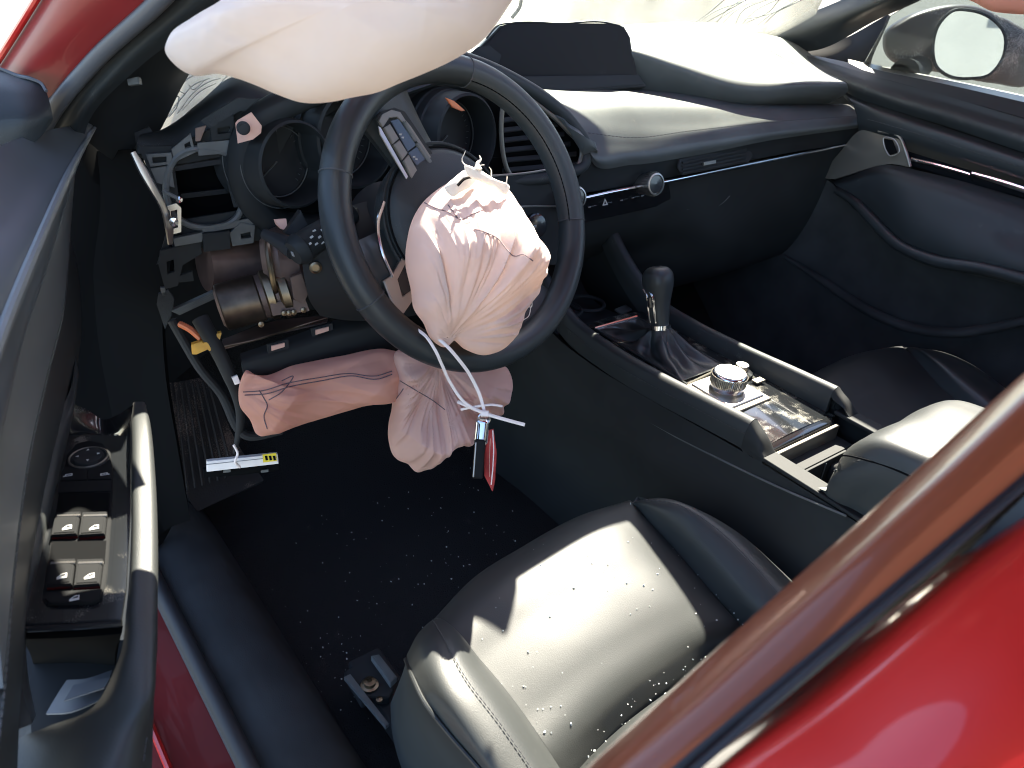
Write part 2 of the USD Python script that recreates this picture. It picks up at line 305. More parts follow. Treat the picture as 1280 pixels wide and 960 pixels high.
def pillow(px, pl, Hf, Hb, fold=None, rings=44, sect=200, c=None, power=.5, lift=0):
    """An inflated cloth bag: outline on a plane, bulging Hf towards the viewer and Hb away, with folds(u, v, r)."""
    n, p = unit(pl[0]), np.asarray(pl[1], float)
    if n @ (CAM_POS - p) < 0: n = -n
    X, Y, N = basis(n)
    P = np.array([at(a, b, pl=(n, p)) for a, b in px]); P2 = np.stack([(P - p) @ X, (P - p) @ Y, 0 * P[:, 0]], 1)
    O2 = cr(P2, sect, True)[:, :2]; cc = O2.mean(0) if c is None else np.array([(at(*c, pl=(n, p)) - p) @ X, (at(*c, pl=(n, p)) - p) @ Y])
    R = np.linspace(0, 1, rings) ** .8; out = []
    for side, H in ((1, Hf), (-1, Hb)):
        g = cc + R[:, None, None] * (O2 - cc); r = np.broadcast_to(R[:, None], g.shape[:2])
        h = H * (1 - r ** 2.4) ** power
        if fold is not None: h = h + fold(g[..., 0], g[..., 1], r) * (1 - r ** 6) * (1 if side > 0 else .4)
        out.append(p + g[..., :1] * X + g[..., 1:] * Y + (side * h + lift)[..., None] * N)
    A, B = out; B = B[:-1]
    nV = rings * sect; ia = np.arange(nV).reshape(rings, sect); ib = np.vstack([np.arange((rings - 1) * sect).reshape(rings - 1, sect) + nV, ia[-1:]])
    F = []
    for I, flip in ((ia, False), (ib, True)):
        J = np.roll(I, -1, 1); a, b, c_, d = I[:-1].ravel(), J[:-1].ravel(), J[1:].ravel(), I[1:].ravel()
        q = np.vstack([np.stack([a, d, c_], 1), np.stack([a, c_, b], 1)]); F.append(q[:, ::-1] if flip else q)
    m = trimesh.Trimesh(np.vstack([A.reshape(-1, 3), B.reshape(-1, 3)]), np.vstack(F), process=False); m.merge_vertices(); m.update_faces(m.nondegenerate_faces())
    m.fix_normals(); return m, (X, Y, N, p, cc)
def creases(seed, gather, k, amp, sharp=.7, warp=.02, sc=25):
    """Pleats that run out from the point 'gather' (2D in the bag's plane) plus soft crumples."""
    def f(u, v, r):
        q = np.stack([u * sc, v * sc, 0 * u + seed], -1); w = (meshkit.fbm(q, 3, seed) - .5)
        a = np.arctan2(v - gather[1], u - gather[0]); dist = np.hypot(u - gather[0], v - gather[1])
        s = np.abs(np.sin(k * a + 5 * w)) ** sharp - .6
        fine = 1 - np.abs(2 * meshkit.fbm(q * 1.7 + 9, 4, seed + 5) - 1) - .75
        return amp * s * np.clip(dist / .05, .25, 1) * np.clip(1.4 - dist / .25, .25, 1) + amp * .9 * fine
    return f
def in_plane(q, pl):
    n, p = unit(pl[0]), np.asarray(pl[1], float); n = n if n @ (CAM_POS - p) > 0 else -n; X, Y, N = basis(n); d = at(*q, pl=(n, p)) - p; return d @ X, d @ Y
def pleats(seed, gather, amp, ext=.13, n=46, slope=.34, radial=.7, k=(8, 17, 31)):
    """Cloth hanging in pleats from a gathered waist, broken by straight, sharp creases with flat facets between them."""
    R = np.random.default_rng(seed); cs = R.uniform(-ext, ext, (n, 2)); W_ = R.uniform(.02, .06, n); A_ = R.uniform(.35, 1, n) * R.choice([-1, 1], n)
    th = np.where(R.random(n) < radial, np.arctan2(cs[:, 1] - gather[1], cs[:, 0] - gather[0]) + R.normal(0, .22, n), R.uniform(0, np.pi, n))
    def f(u, v, r):
        a = np.arctan2(v - gather[1], u - gather[0]); dist = np.hypot(u - gather[0], v - gather[1]); out = 0 * u
        for kk, wt in zip(k, (.55, .30, .11)):
            q = np.stack([a * kk * .6, dist * 7, 0 * u + seed + kk], -1); w = meshkit.fbm(q, 2, seed) ; out = out + wt * (1 - np.abs(2 * w - 1) * 1.6)
        out = amp * (out - .55) * np.clip(dist / .06, .35, 1.1)
        for c, w_, t, s_ in zip(cs, W_, th, A_):
            d = (u - c[0]) * -np.sin(t) + (v - c[1]) * np.cos(t); l = (u - c[0]) * np.cos(t) + (v - c[1]) * np.sin(t)
            win = np.exp(-(d / w_) ** 2 - (l / (1.8 * w_)) ** 2); out = out + slope * s_ * (np.abs(d) - .3 * w_) * win
        return out - .022 * np.exp(-dist / .035)
    return f
def bulge(fold, c, w, amp):
    def f(u, v, r): return fold(u, v, r) + amp * np.exp(-(((u - c[0]) / w[0]) ** 2 + ((v - c[1]) / w[1]) ** 2))
    return f
def stitches(P, step=.0075, ln=.005, r=.0006):
    L = np.linalg.norm(np.diff(P, axis=0), axis=1).sum(); n = max(2, int(L / step)); Q = cr(P, n * 3)
    out = []
    for i in range(0, len(Q) - 1, 3):
        d = unit(Q[i + 1] - Q[i]); out.append(tube(np.array([Q[i], Q[i] + d * ln * .5, Q[i] + d * ln]), [r * .6, r, r * .6], n=3, sec=5))
    return join(*out)
def text_on(s, h, O, X, Y, depth=.0004):
    m = meshkit.text_mesh(s, h, depth); v, f = arr(m); N = np.cross(X, Y); return O + v[:, :1] * X + v[:, 1:2] * Y + v[:, 2:3] * N, f
def normal_at(G): return grid_normals(G)

# ================================================================== THE SETTING
g = join((V([-60, -60, 0], [60, -60, 0], [60, 60, 0], [-60, 60, 0]), np.array([[0, 1, 2], [0, 2, 3]])))
tag(obj('ground', g, 'concrete', smooth=False), kind='structure')
# white shed behind the car's right side (seen in the mirror)
b = thing('shed', 'white walled shed reflected in the passenger door mirror', 'building', (-11, -1.5, 0))
bx, by = V(0, 1, 0), V(1, 0, 0)
BW = lambda u, w, z: V(-11, -1.5, 0) + u * bx + w * by + V(0, 0, z)
obj('wall', rbox((9, 5, 4.2), BW(0, -2.5, 2.1), .03, bx, by), 'wall_white', b)
obj('roof', rbox((9.5, 5.5, .2), BW(0, -2.5, 4.3), .03, bx, by), 'wall_grey', b)
obj('shutter', rbox((1.3, .1, 1.1), BW(.4, .03, 2.6), .02, bx, by), 'wall_grey', b)
obj('window', rbox((.9, .1, .6), BW(-1.0, .03, 1.9), .02, bx, by), 'screen', b)

# ================================================================== CAR BODY
body = thing('wrecked_car', 'red painted car body with cracked windscreen, black door seals and an unseen roof plate with added light openings', 'car', (0, 0, .3))
e0 = V(*[at(-75, 190, d=.96), at(-30, 118, d=.90), at(0, 72, d=.86), at(45, 0, d=.80), at(90, -75, d=.74), at(140, -160, d=.68)])
e1 = V(*[at(10, 190, d=.93), at(40, 155, d=.885), at(66, 126, d=.86), at(112, 72, d=.82), at(187, 0, d=.755), at(260, -75, d=.70)])
em = (cr(e0, 6) + cr(e1, 6)) / 2 + (CAM_POS - e0[2]) * .022
obj('windscreen_pillar', skin([e0, em, e1], 16, 30, .03), 'red_pillar_shaded', body)
es = V(*[at(48, 170, d=.88), at(68, 136, d=.855), at(118, 76, d=.815), at(196, 4, d=.75), at(262, -66, d=.70)])
obj('pillar_edge', tube(e0 + (CAM_POS - e0) * .01, .0035, 40, 8), 'red', body)
obj('door_seal', tube(es + (CAM_POS - es) * .004, .0085, 50, 12), 'rubber_grey', body)
t1 = V(*[at(70, 170, d=.90), at(85, 142, d=.87), at(135, 78, d=.82), at(208, 8, d=.76), at(275, -60, d=.71)])
t2 = V(*[at(100, 190, d=.92), at(112, 150, d=.885), at(165, 92, d=.84), at(225, 45, d=.80), at(295, -3, d=.76), at(350, -50, d=.72)])
tm = (cr(t1, 6) + cr(t2, 6)) / 2 + (CAM_POS - t1[1]) * .012
obj('pillar_trim', skin([es, t1, tm, t2], 16, 30, .02), 'soft', body)
obj('pillar_trim', skin([V(*[at(95, 165, d=.93), at(150, 92, d=.87), at(215, 48, d=.83), at(300, -10, d=.78)]),
                         V(*[at(140, 200, d=1.0), at(185, 125, d=.97), at(232, 80, d=.93), at(310, 20, d=.88)]),
                         V(*[at(172, 215, d=1.06), at(203, 158, d=1.04), at(243, 84, d=1.0), at(320, 25, d=.95)])], 14, 24, .012), 'plastic', body)
obj('clip', plate([(168, 165), (186, 158), (200, 178), (186, 200), (172, 195)], ((-1, .2, .1), at(185, 180, d=.98)), .006), 'black', body)
obj('clip', plate([(162, 100), (176, 97), (178, 106), (164, 108)], ((-.6, .6, .3), at(170, 102, d=.86)), .006, .001), 'grey_plastic', body)
# windscreen
wsb = V([.40, .655, .87], [.54, .56, .87], [.72, .3, .88], [.80, 0, .88], [.72, -.3, .90], [.62, -.60, .93], [.46, -.80, .95])
wst = V([.16, .60, 1.28], [.26, .45, 1.33], [.36, .2, 1.36], [.40, 0, 1.36], [.36, -.2, 1.36], [.26, -.45, 1.33], [.16, -.60, 1.28])
WG = skin([wsb, (wsb + wst) / 2 + V(.03, 0, .015), wst], 24, 60, .004, raw=True)
wsm = trimesh.Trimesh(*sheet(WG, .0005), process=False)
wp = obj('windscreen', sheet(WG, .0045), 'glass', body)
def on_glass(L):
    o = np.tile(CAM_POS, (len(L), 1)); d = np.array([unit(at(a, b, d=1) - CAM_POS) for a, b in L])
    loc, ri, _ = wsm.ray.intersects_location(o, d, multiple_hits=False); out = np.full((len(L), 3), np.nan); out[ri] = loc
    return (out - d * .002)[~np.isnan(out[:, 0])]
CK = [[(196, 128), (215, 118), (224, 100), (236, 84), (243, 78)], [(202, 150), (214, 128), (228, 105), (246, 92), (262, 84)], [(208, 148), (226, 124), (240, 108), (262, 98)], [(210, 138), (216, 126), (224, 122), (222, 132), (212, 146)],
      [(222, 142), (240, 118), (262, 102), (276, 98)], [(228, 138), (248, 116), (270, 104)], [(190, 122), (206, 112), (220, 96), (232, 82)], [(236, 106), (242, 112), (256, 100)], [(268, 118), (276, 104), (284, 95)], [(212, 100), (222, 112), (232, 118)]]
for L in CK:
    q = on_glass(L)
    if len(q) > 2: obj('crack', tube(q, [.0004, .0007, .0004], 24, 5), 'grey_mark', wp)
for k in range(11):
    x0, y0 = 865 + 9 * k + rng.normal() * 4, 30 + rng.normal() * 2; L = [(x0, y0), (x0 + 22 + rng.normal() * 6, y0 - 14), (x0 + 55 + rng.normal() * 12, y0 - 34), (x0 + 90, y0 - 60)]
    q = on_glass(L)
    if len(q) > 2: obj('crack', tube(q, [.0006, .0012, .0006], 24, 6), ('grey_mark', 'white_mark')[k % 2], wp)
q = on_glass([(930, 24), (960, 18), (985, 8), (1010, -5)]); obj('crack', tube(q, .0011, 20, 6), 'white_mark', wp)
q = on_glass([(640, 22), (650, 8), (652, -4)]); obj('wiper_arm', tube(q, .004, 10, 6), 'grey_mark', body)
# unseen roof plate, openings cut to shape the sun patches inside
def up(p, z=1.37): p = np.asarray(p, float); return (p + SUN * (z - p[2]) / SUN[2])[:2]
A1 = [up(V(-.030, -.125, .62)), up(V(-.045, .125, .62)), up(V(-.80, .125, .65)), up(V(-.80, -.125, .65))]
A2 = [up(at(643, 731, z=.53)), up(at(786, 648, z=.525)), up(at(848, 733, z=.505)), up(at(885, 780, z=.492)), up(at(902, 806, z=.487)), up(at(906, 822, z=.50)), up(V(-.95, .16, .6)), up(V(-.95, .65, .6)),
      up(at(562, 905, z=.52)), up(at(568, 842, z=.555)), up(at(575, 808, z=.56)), up(at(596, 806, z=.54)), up(at(622, 795, z=.53)), up(at(640, 772, z=.53)), up(at(644, 752, z=.53))]
edge = up(at(190, 822, z=.725))
A3 = [(edge[0], .40), (.34, .40), (.34, .53), (edge[0], .53)]
A4 = [(.02, .06), (.14, .02), (.24, .10), (.22, .25), (.13, .33), (.03, .27)]
roofpoly = Polygon([(.455, -.98), (.455, -.30), (.485, -.20), (.485, .72), (-1.7, .72), (-1.7, -.98)])
for A_ in (A1, A2, A3, A4): roofpoly = roofpoly.difference(Polygon(A_).buffer(0))
rp = [roofpoly] if roofpoly.geom_type == 'Polygon' else list(roofpoly.geoms)
obj('roof_shade_plate', join(*[prism(list(q.exterior.coords), V(0, 0, 1.37), V(1, 0, 0), V(0, 1, 0), V(0, 0, 1), .03, .006, [list(i.coords) for i in q.interiors]) for q in rp]), 'red', body)
# passenger windscreen pillar and its trim
pa = [V(*[at(935, 46, d=1.86), at(985, 26, d=1.80), at(1040, 5, d=1.72), at(1100, -25, d=1.62), at(1180, -80, d=1.48)]),
      V(*[at(958, 54, d=1.83), at(1008, 42, d=1.76), at(1060, 22, d=1.68), at(1120, -5, d=1.58), at(1200, -60, d=1.45)]),
      V(*[at(985, 68, d=1.85), at(1036, 58, d=1.76), at(1090, 28, d=1.69), at(1160, -4, d=1.58), at(1240, -50, d=1.46)])]
obj('passenger_pillar_trim', skin(pa, 16, 30, .03), 'soft', body)
obj('quarter_panel_trim', skin([V(*[at(990, 62, d=1.83), at(1050, 50, d=1.79), at(1110, 18, d=1.71)]), V(*[at(992, 72, d=1.82), at(1058, 86, d=1.775), at(1086, 86, d=1.75)]), V(*[at(990, 96, d=1.84), at(1056, 112, d=1.80), at(1090, 112, d=1.78)])], 12, 16, .012), 'black', body)
# closed shell: cowl, passenger side, rear
obj('cowl_panel', skin([[V(.30, y, .842) for y in (.64, .4, 0, -.4, -.82)], [V(.50, y, .79) for y in (.66, .4, 0, -.4, -.84)], [V(.95, y, .62) for y in (.70, .4, 0, -.4, -.75)]], 8, 20, .006, toward=(0, 0, 3)), 'black', body)
obj('side_panel', skin([[V(x, -.84, .93) for x in (.95, .4, -.2, -.9, -1.7)], [V(x, -.86, .6) for x in (.95, .4, -.2, -.9, -1.7)], [V(x, -.84, .18) for x in (.95, .4, -.2, -.9, -1.7)]], 10, 20, .01, toward=(0, -9, 1)), 'red', body)
obj('side_lining', skin([[V(x, -.80, .925) for x in (.95, .4, -.2, -.9, -1.7)], [V(x, -.82, .6) for x in (.95, .4, -.2, -.9, -1.7)], [V(x, -.80, .18) for x in (.95, .4, -.2, -.9, -1.7)]], 10, 20, .01, toward=(0, 9, 1)), 'black', body)
obj('rear_wall', skin([[V(-1.62, y, .2) for y in (.80, 0, -.80)], [V(-1.7, y, .8) for y in (.80, 0, -.80)], [V(-1.68, y, 1.37) for y in (.66, 0, -.66)]], 10, 12, .01, toward=(0, 0, 1)), 'black', body)
# sills on the driver's side
Xs = np.linspace(.46, -1.15, 12)
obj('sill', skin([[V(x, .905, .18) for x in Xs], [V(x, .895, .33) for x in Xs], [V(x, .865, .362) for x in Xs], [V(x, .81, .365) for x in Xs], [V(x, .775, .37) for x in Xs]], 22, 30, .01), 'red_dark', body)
obj('sill', tube([V(x, .842, .372) for x in Xs], .004, 40, 8), 'red', body)
obj('sill_seal', tube([V(x, .776, .385) for x in Xs], .011, 60, 12), 'rubber', body)
obj('scuff_trim', skin([[V(x, .770, .375) for x in Xs], [V(x, .745, .385) for x in Xs], [V(x, .69, .372) for x in Xs], [V(x, .655, .315) for x in Xs], [V(x, .635, .26) for x in Xs]], 24, 40, .008), 'kick', body)
# B pillar and rear door close to the camera
bpz = [(-1, 0), (0, 0)]
q0 = V(*[at(640, 1050, d=.27), at(740, 958, d=.285), at(900, 815, d=.30), at(1090, 645, d=.318), at(1285, 468, d=.335), at(1450, 318, d=.35)])
q1 = V(*[at(690, 1050, d=.25), at(790, 962, d=.262), at(940, 832, d=.28), at(1120, 672, d=.295), at(1285, 525, d=.31), at(1450, 375, d=.325)])
q2 = V(*[at(740, 1050, d=.255), at(838, 962, d=.265), at(980, 845, d=.28), at(1150, 702, d=.297), at(1285, 588, d=.31), at(1450, 445, d=.325)])
obj('rear_pillar', skin([q0 + (q0 - CAM_POS) * .12, q0, q1, q2, q2 + (q2 - CAM_POS) * .1], 26, 40, .01), 'jamb', body)
obj('pillar_seal', tube(q2 + (CAM_POS - q2) * -.01, .0032, 50, 10), 'rubber', body)
obj('pillar_seal', tube(V(*[at(845, 982, d=.262), at(990, 855, d=.277), at(1160, 710, d=.294), at(1300, 590, d=.307)]), .0014, 40, 8), 'rubber', body)
rd = thing('rear_door', 'glossy red painted rear door panel filling the lower right corner', 'car door', at(1150, 850, d=.24))
w = [V(*[at(770, 1060, d=.275), at(868, 968, d=.285), at(1010, 850, d=.30), at(1175, 712, d=.317), at(1310, 600, d=.33), at(1460, 470, d=.345)]),
     V(*[at(800, 1080, d=.245), at(905, 985, d=.255), at(1040, 880, d=.27), at(1200, 742, d=.285), at(1320, 640, d=.30), at(1480, 510, d=.31)]),
     V(*[at(900, 1150, d=.235), at(1000, 1060, d=.24), at(1120, 950, d=.25), at(1260, 820, d=.262), at(1360, 720, d=.275), at(1500, 600, d=.285)]),
     V(*[at(1100, 1300, d=.235), at(1180, 1200, d=.24), at(1260, 1100, d=.25), at(1400, 950, d=.258), at(1500, 850, d=.265), at(1640, 740, d=.28)]),
     V(*[at(1400, 1600, d=.24), at(1450, 1450, d=.245), at(1550, 1300, d=.25), at(1700, 1150, d=.258), at(1800, 1020, d=.265), at(1900, 900, d=.28)])]
obj('door_skin', skin(w, 40, 50, .004), 'red_sunlit', rd)

# ================================================================== FLOOR
fx = np.linspace(.75, -1.2, 14)
fl = obj('floor', skin([[V(x, .66, .27 + .5 * max(0, x - .38)) for x in fx], [V(x, .45, .262 + 1.1 * max(0, x - .36)) for x in fx], [V(x, .28, .265 + 1.1 * max(0, x - .36)) for x in fx], [V(x, .1, .27 + 1.0 * max(0, x - .36)) for x in fx], [V(x, -.4, .262 + 1.1 * max(0, x - .36)) for x in fx], [V(x, -.75, .27 + 1.1 * max(0, x - .36)) for x in fx]], 60, 70, .01, toward=(0, 0, 3),
          disp=lambda G: .004 * meshkit.fbm(G * 18, 3, 3)), 'carpet')
tag(fl, kind='structure')
fw = obj('firewall', skin([[V(.62, .80, .2), V(.62, -.80, .2)], [V(.56, .80, .6), V(.56, -.80, .6)], [V(.53, .80, .79), V(.53, -.80, .79)]], 10, 10, .01), 'black', body)
obj('side_lining', skin([[V(x, .80, .95) for x in (.95, .6, .36)], [V(x, .80, .6) for x in (.95, .6, .36)], [V(x, .80, .18) for x in (.95, .6, .36)]], 8, 10, .01, toward=(0, -9, 1)), 'black', body)
def dl_(*L): return [V(*[at(q[0], q[1], d=q[2]) for q in r]) for r in L]
obj('hinge_post', skin(dl_([(160, 165, 1.05), (190, 235, 1.04), (206, 330, 1.05), (202, 420, 1.07), (206, 520, 1.10), (225, 640, 1.14)], [(110, 160, 1.0), (110, 250, 1.0), (112, 350, 1.02), (125, 450, 1.05), (150, 560, 1.08), (190, 690, 1.11)], [(60, 160, .985), (60, 250, .985), (60, 350, .99), (70, 450, 1.02), (90, 560, 1.05), (140, 690, 1.08)]), 16, 30, .01), 'void', body)  # near-black colour in place of the shade around the hinges

dp = obj('foot_rest', skin([V(*[at(208, 480, x=.42), at(262, 470, x=.44)]), V(*[at(212, 570, x=.36), at(300, 560, x=.38)]), V(*[at(245, 640, x=.30), at(330, 600, x=.33)])], 20, 16, .012), 'mat_brown', body)
for k in range(8):
    u = k / 7; a = at(212 + 7 * k, 478, x=.412 + .002 * k); bb = at(225 + 9.5 * k, 615 - 3 * k, x=.322 + .002 * k)
    obj('rib', tube(V(a, (a + bb) / 2, bb) + (CAM_POS - a) * .006, .0024, 14, 6), 'mat_brown', dp)

# ================================================================== DASHBOARD
dash = thing('dashboard', 'black padded dashboard with sunlit top, broken open on the driver side', 'dashboard', (.3, 0, .85))
def rows(*L): return [V(*[at(q[0], q[1], x=q[2]) if len(q) == 3 else q[:3] for q in r]) for r in L]
# upper tier (q with 4 values is a plain point of the car)
P4 = lambda x, y, z: (x, y, z, 0)
up_rows = rows([P4(.74, .14, .955), P4(.74, -.1, .955), P4(.70, -.3, .96), (935, 40, .52), (985, 50, .45), (1030, 80, .36)],
               [P4(.62, .14, .965), P4(.58, -.1, .99), P4(.52, -.26, .998), (945, 55, .46), (995, 66, .40), (1040, 90, .32)],
               [P4(.52, .14, .955), (788, 52, .40), (850, 66, .37), (930, 86, .32), (1000, 94, .29), (1050, 100, .26)],
               [P4(.48, .12, .945), (790, 69, .335), (850, 89, .298), (920, 111, .258), (1000, 108, .238), (1059, 106, .228)],
               [P4(.48, .12, .938), (791, 76, .336), (850, 96, .30), (920, 119, .261), (1000, 116, .242), (1060, 113, .232)],
               [P4(.48, .12, .925), P4(.38, -.10, .935), P4(.34, -.24, .905), P4(.32, -.37, .875), P4(.31, -.5, .872), P4(.29, -.68, .875)])
obj('upper_pad', skin(up_rows, 60, 60, .012, toward=(-.3, 0, 2)), 'pad', dash, smooth=60)
# lower padded tier
lo_rows = rows([P4(.40, .20, .925), P4(.40, .0, .925), P4(.38, -.25, .905), P4(.36, -.4, .885), P4(.34, -.6, .875), P4(.30, -.74, .87)],
               [(640, 104, .315), (690, 117, .30), (780, 119, .29), (860, 123, .28), (960, 131, .272), (1066, 131, .255)],
               [(655, 112, .285), (700, 128, .272), (780, 132, .262), (860, 135, .252), (960, 135, .245), (1068, 136, .238)],
               [(676, 125, .255), (712, 146, .245), (780, 156, .235), (860, 155, .228), (960, 148, .222), (1070, 142, .22)],
               [(712, 150, .23), (728, 172, .222), (780, 180, .215), (860, 172, .21), (960, 160, .206), (1072, 148, .206)],
               [(734, 178, .212), (738, 192, .208), (790, 197, .205), (860, 187, .202), (960, 168, .20), (1072, 154, .20)],
               [(737, 196, .213), (741, 204, .213), (790, 206, .212), (860, 196, .21), (960, 176, .208), (1072, 160, .208)])
obj('lower_pad', skin(lo_rows, 70, 80, .012, toward=(-1, 0, 1.6)), 'pad', dash, smooth=60)
sp = V(*[at(735, 166, x=.2205), at(790, 172, x=.213), at(860, 164, x=.2075), at(960, 153, x=.2035), at(1068, 145, x=.2035)])
obj('stitching', stitches(sp + (CAM_POS - sp) * .002, .008, .0055, .0007), 'thread', dash, kind='stuff')
# fascia with the passenger vent
fa_rows = rows([(735, 200, .214), (790, 203, .213), (860, 193, .211), (960, 173, .209), (1078, 156, .208)],
               [(722, 226, .222), (790, 220, .221), (860, 206, .219), (960, 185, .217), (1078, 165, .214)],
               [(715, 244, .226), (790, 231, .225), (860, 217, .224), (960, 196, .222), (1078, 176, .218)])
obj('fascia', skin(fa_rows, 20, 60, .01), 'plastic', dash)
vt = obj('passenger_vent', plate([(848, 199), (932, 182), (940, 194), (934, 203), (852, 219), (846, 210)], ((-1, -.05, .25), at(890, 200, x=.213)), .003, .001, .003), 'black', dash)
for k in range(4):
    a, c_ = (852, 202 + 4.4 * k), (932, 186 + 4.4 * k); obj('slat', plate([a, c_, (c_[0], c_[1] + 2.2), (a[0], a[1] + 2.2)], ((-1, -.05, .25), at(890, 200, x=.209)), .003, .0006), 'plastic', vt)
obj('vent_tab', plate([(878, 203), (893, 200), (893, 204), (878, 207)], ((-1, -.05, .25), at(890, 200, x=.207)), .004, .001), 'satin', vt)
cs = V(*[at(712, 252, x=.216), at(760, 241, x=.216), at(817, 230, x=.216), at(900, 213, x=.214), at(980, 197, x=.212), at(1062, 180, x=.208)])
obj('chrome_strip', tube(cs, [.0035, .004, .004, .004, .0035, .002], 60, 12, flat=1.0), 'chrome', dash)
# climate panel under the strip
hv = obj('climate_panel', skin(rows([(690, 256, .222), (760, 243, .222), (835, 228, .222)], [(692, 272, .228), (760, 259, .228), (838, 243, .228)], [(695, 285, .236), (760, 272, .236), (838, 254, .236)]), 12, 30, .01), 'piano_clean', dash)
for k, px_ in enumerate((737, 757, 777, 791, 803)):
    py_ = 259 - (px_ - 737) * .215
    if k == 1: obj('hazard_symbol', prism([(-.0062, -.005), (.0062, -.005), (0, .0058)], at(px_ - 1, py_ - 2, x=.2225), V(0, -1, 0), unit(V(.3, 0, 1)), unit(V(-1, 0, .3)), .0012, 0, [[(-.0033, -.0034), (.0033, -.0034), (0, .0026)]]), 'white_mark', hv)
    else: obj('button_mark', rbox((.0015, .006, .0015), at(px_, py_, x=.2225), .0006), 'grey_mark', hv)
    obj('button', rbox((.006, .020, .012), at(px_ + 1, py_ + 1, x=.229), .0015, (1, 0, .3), (0, 1, 0)), 'piano_clean', hv)
for (px_, py_, R) in ((817, 230, .0195), (719, 247, .018)):
    c0 = at(px_, py_, x=.196); d = unit(V(-1, .05, .25))
    kn = obj('climate_dial', lathe([(0, -.032), (R * .86, -.032), (R * .86, -.012), (R, -.010), (R, .004), (R * .93, .007), (R * .80, .0075), (R * .78, .0045), (0, .0045)], c0, d, 40), 'satin', dash)
    obj('dial_face', lathe([(0, .0044), (R * .77, .0046), (R * .74, .0062), (0, .0066)], c0, d, 32), 'piano_clean', kn)
    for q in range(28):
        a = 2 * np.pi * q / 28; X, Y, N = basis(d); e = c0 + R * (math.cos(a) * X + math.sin(a) * Y)
        obj('grip_rib', tube([e - N * .008, e + N * .003], .0009, 2, 5), 'satin', kn)
# lower dash and glovebox
gb = rows([(690, 258, .236), (800, 234, .236), (840, 226, .232), (950, 203, .228), (1080, 174, .222)],
          [(690, 285, .240), (800, 264, .240), (840, 252, .232), (950, 229, .228), (1078, 192, .224)],
          [(700, 300, .250), (800, 278, .25), (860, 268, .235), (960, 245, .228), (1070, 214, .226)],
          [(700, 320, .30), (800, 310, .30), (868, 300, .245), (960, 275, .235), (1062, 240, .235)],
          [P4(.36, .08, .60), P4(.36, -.08, .60), (872, 338, .27), (960, 318, .27), (1050, 285, .27)],
          [P4(.42, .08, .45), P4(.42, -.1, .45), P4(.40, -.25, .46), P4(.38, -.4, .48), P4(.36, -.66, .52)])
obj('lower_dash', skin(gb, 40, 50, .01), 'plastic', dash)
obj('glovebox_seam', tube(V(*[at(858, 262, x=.234), at(905, 252, x=.2295), at(912, 245, x=.228)]), .0012, 24, 6), 'grey_plastic', dash)
# screen housing on top
sn = unit(V(-1, .18, .22)); so = at(700, 70, x=.37)
sc = obj('screen', plate([(606, 112), (572, 78), (598, 58), (622, 33), (640, 29), (764, 30), (776, 34), (782, 44), (794, 100), (790, 108), (700, 113)], (sn, so), .012, .004, .003), 'screen', dash)
obj('screen_back', plate([(606, 112), (614, 62), (628, 38), (642, 34), (760, 34), (770, 38), (776, 48), (784, 106)], (sn, so - sn * .032), .03, .003, .003), 'plastic', dash)
obj('screen_plinth', plate([(600, 100), (790, 97), (800, 112), (670, 122), (610, 116)], (unit(V(-1, .1, .5)), at(700, 108, x=.345)), .02, .004), 'black', dash)
ed = V(*[at(a_, b_, pl=(sn, so + sn * .010)) for a_, b_ in [(608, 48), (622, 32), (640, 28.5), (700, 29), (764, 29.5), (777, 34), (784, 48), (794, 96)]])
obj('screen_edge', tube(ed, .0016, 70, 8), 'soft', dash)
# driver's right vent behind the wheel
vo = at(690, 165, x=.232); vn = unit(V(-1, .12, .2))
VO = [(640, 112), (676, 134), (708, 162), (727, 188), (724, 203), (700, 212), (640, 220)]
fr = obj('driver_vent', plate(VO, (vn, vo + vn * -.03), .004, .001, smooth=90), 'void', dash)
vb = V(*[at(a_, b_, pl=(vn, vo)) for a_, b_ in VO])
obj('vent_frame', tube(vb, .0035, 120, 10, closed=True, up=vn), 'bronze', fr)
obj('vent_shroud', tube(V(*[at(a_, b_, pl=(vn, vo - vn * .002)) for a_, b_ in [(575, 72), (604, 82), (644, 101), (684, 126), (716, 156), (733, 188), (730, 204), (706, 216), (640, 226), (600, 228)]]), .010, 100, 14), 'soft', fr)
for k in range(6):
    yy = 142 + 12.5 * k; xr = min(722, 690 + 7.5 * k); obj('slat', plate([(628, yy + 6), (xr, yy - 2), (xr, yy + 3.5), (628, yy + 12)], (unit(V(-1, .12, 1.1)), at(680, yy, pl=(vn, vo - vn * .010))), .0025, .0008), 'plastic', fr)
obj('vent_tab', plate([(668, 176), (684, 174), (685, 181), (669, 183)], (vn, vo), .006, .001), 'black', fr)
for yy in (214, 256):
    obj('trim_line', tube(V(*[at(612, yy + 6, x=.20), at(660, yy + 2, x=.205), at(712, yy + (-8 if yy < 230 else 2), x=.215)]), .0016, 20, 6), 'satin', dash)
obj('knee_trim', plate([(600, 222), (712, 210), (720, 256), (716, 300), (690, 330), (600, 330)], (unit(V(-1, 0, .1)), at(660, 260, x=.225)), .01, .003), 'plastic', dash)
sb = obj('start_button', lathe([(0, 0), (.019, 0), (.019, .006), (.016, .008), (0, .008)], at(668, 282, x=.206), V(-1, .1, .25), 32), 'piano_clean', dash)
obj('button_mark', rbox((.001, .008, .004), at(668, 283, x=.1965), .0004), 'grey_mark', sb)
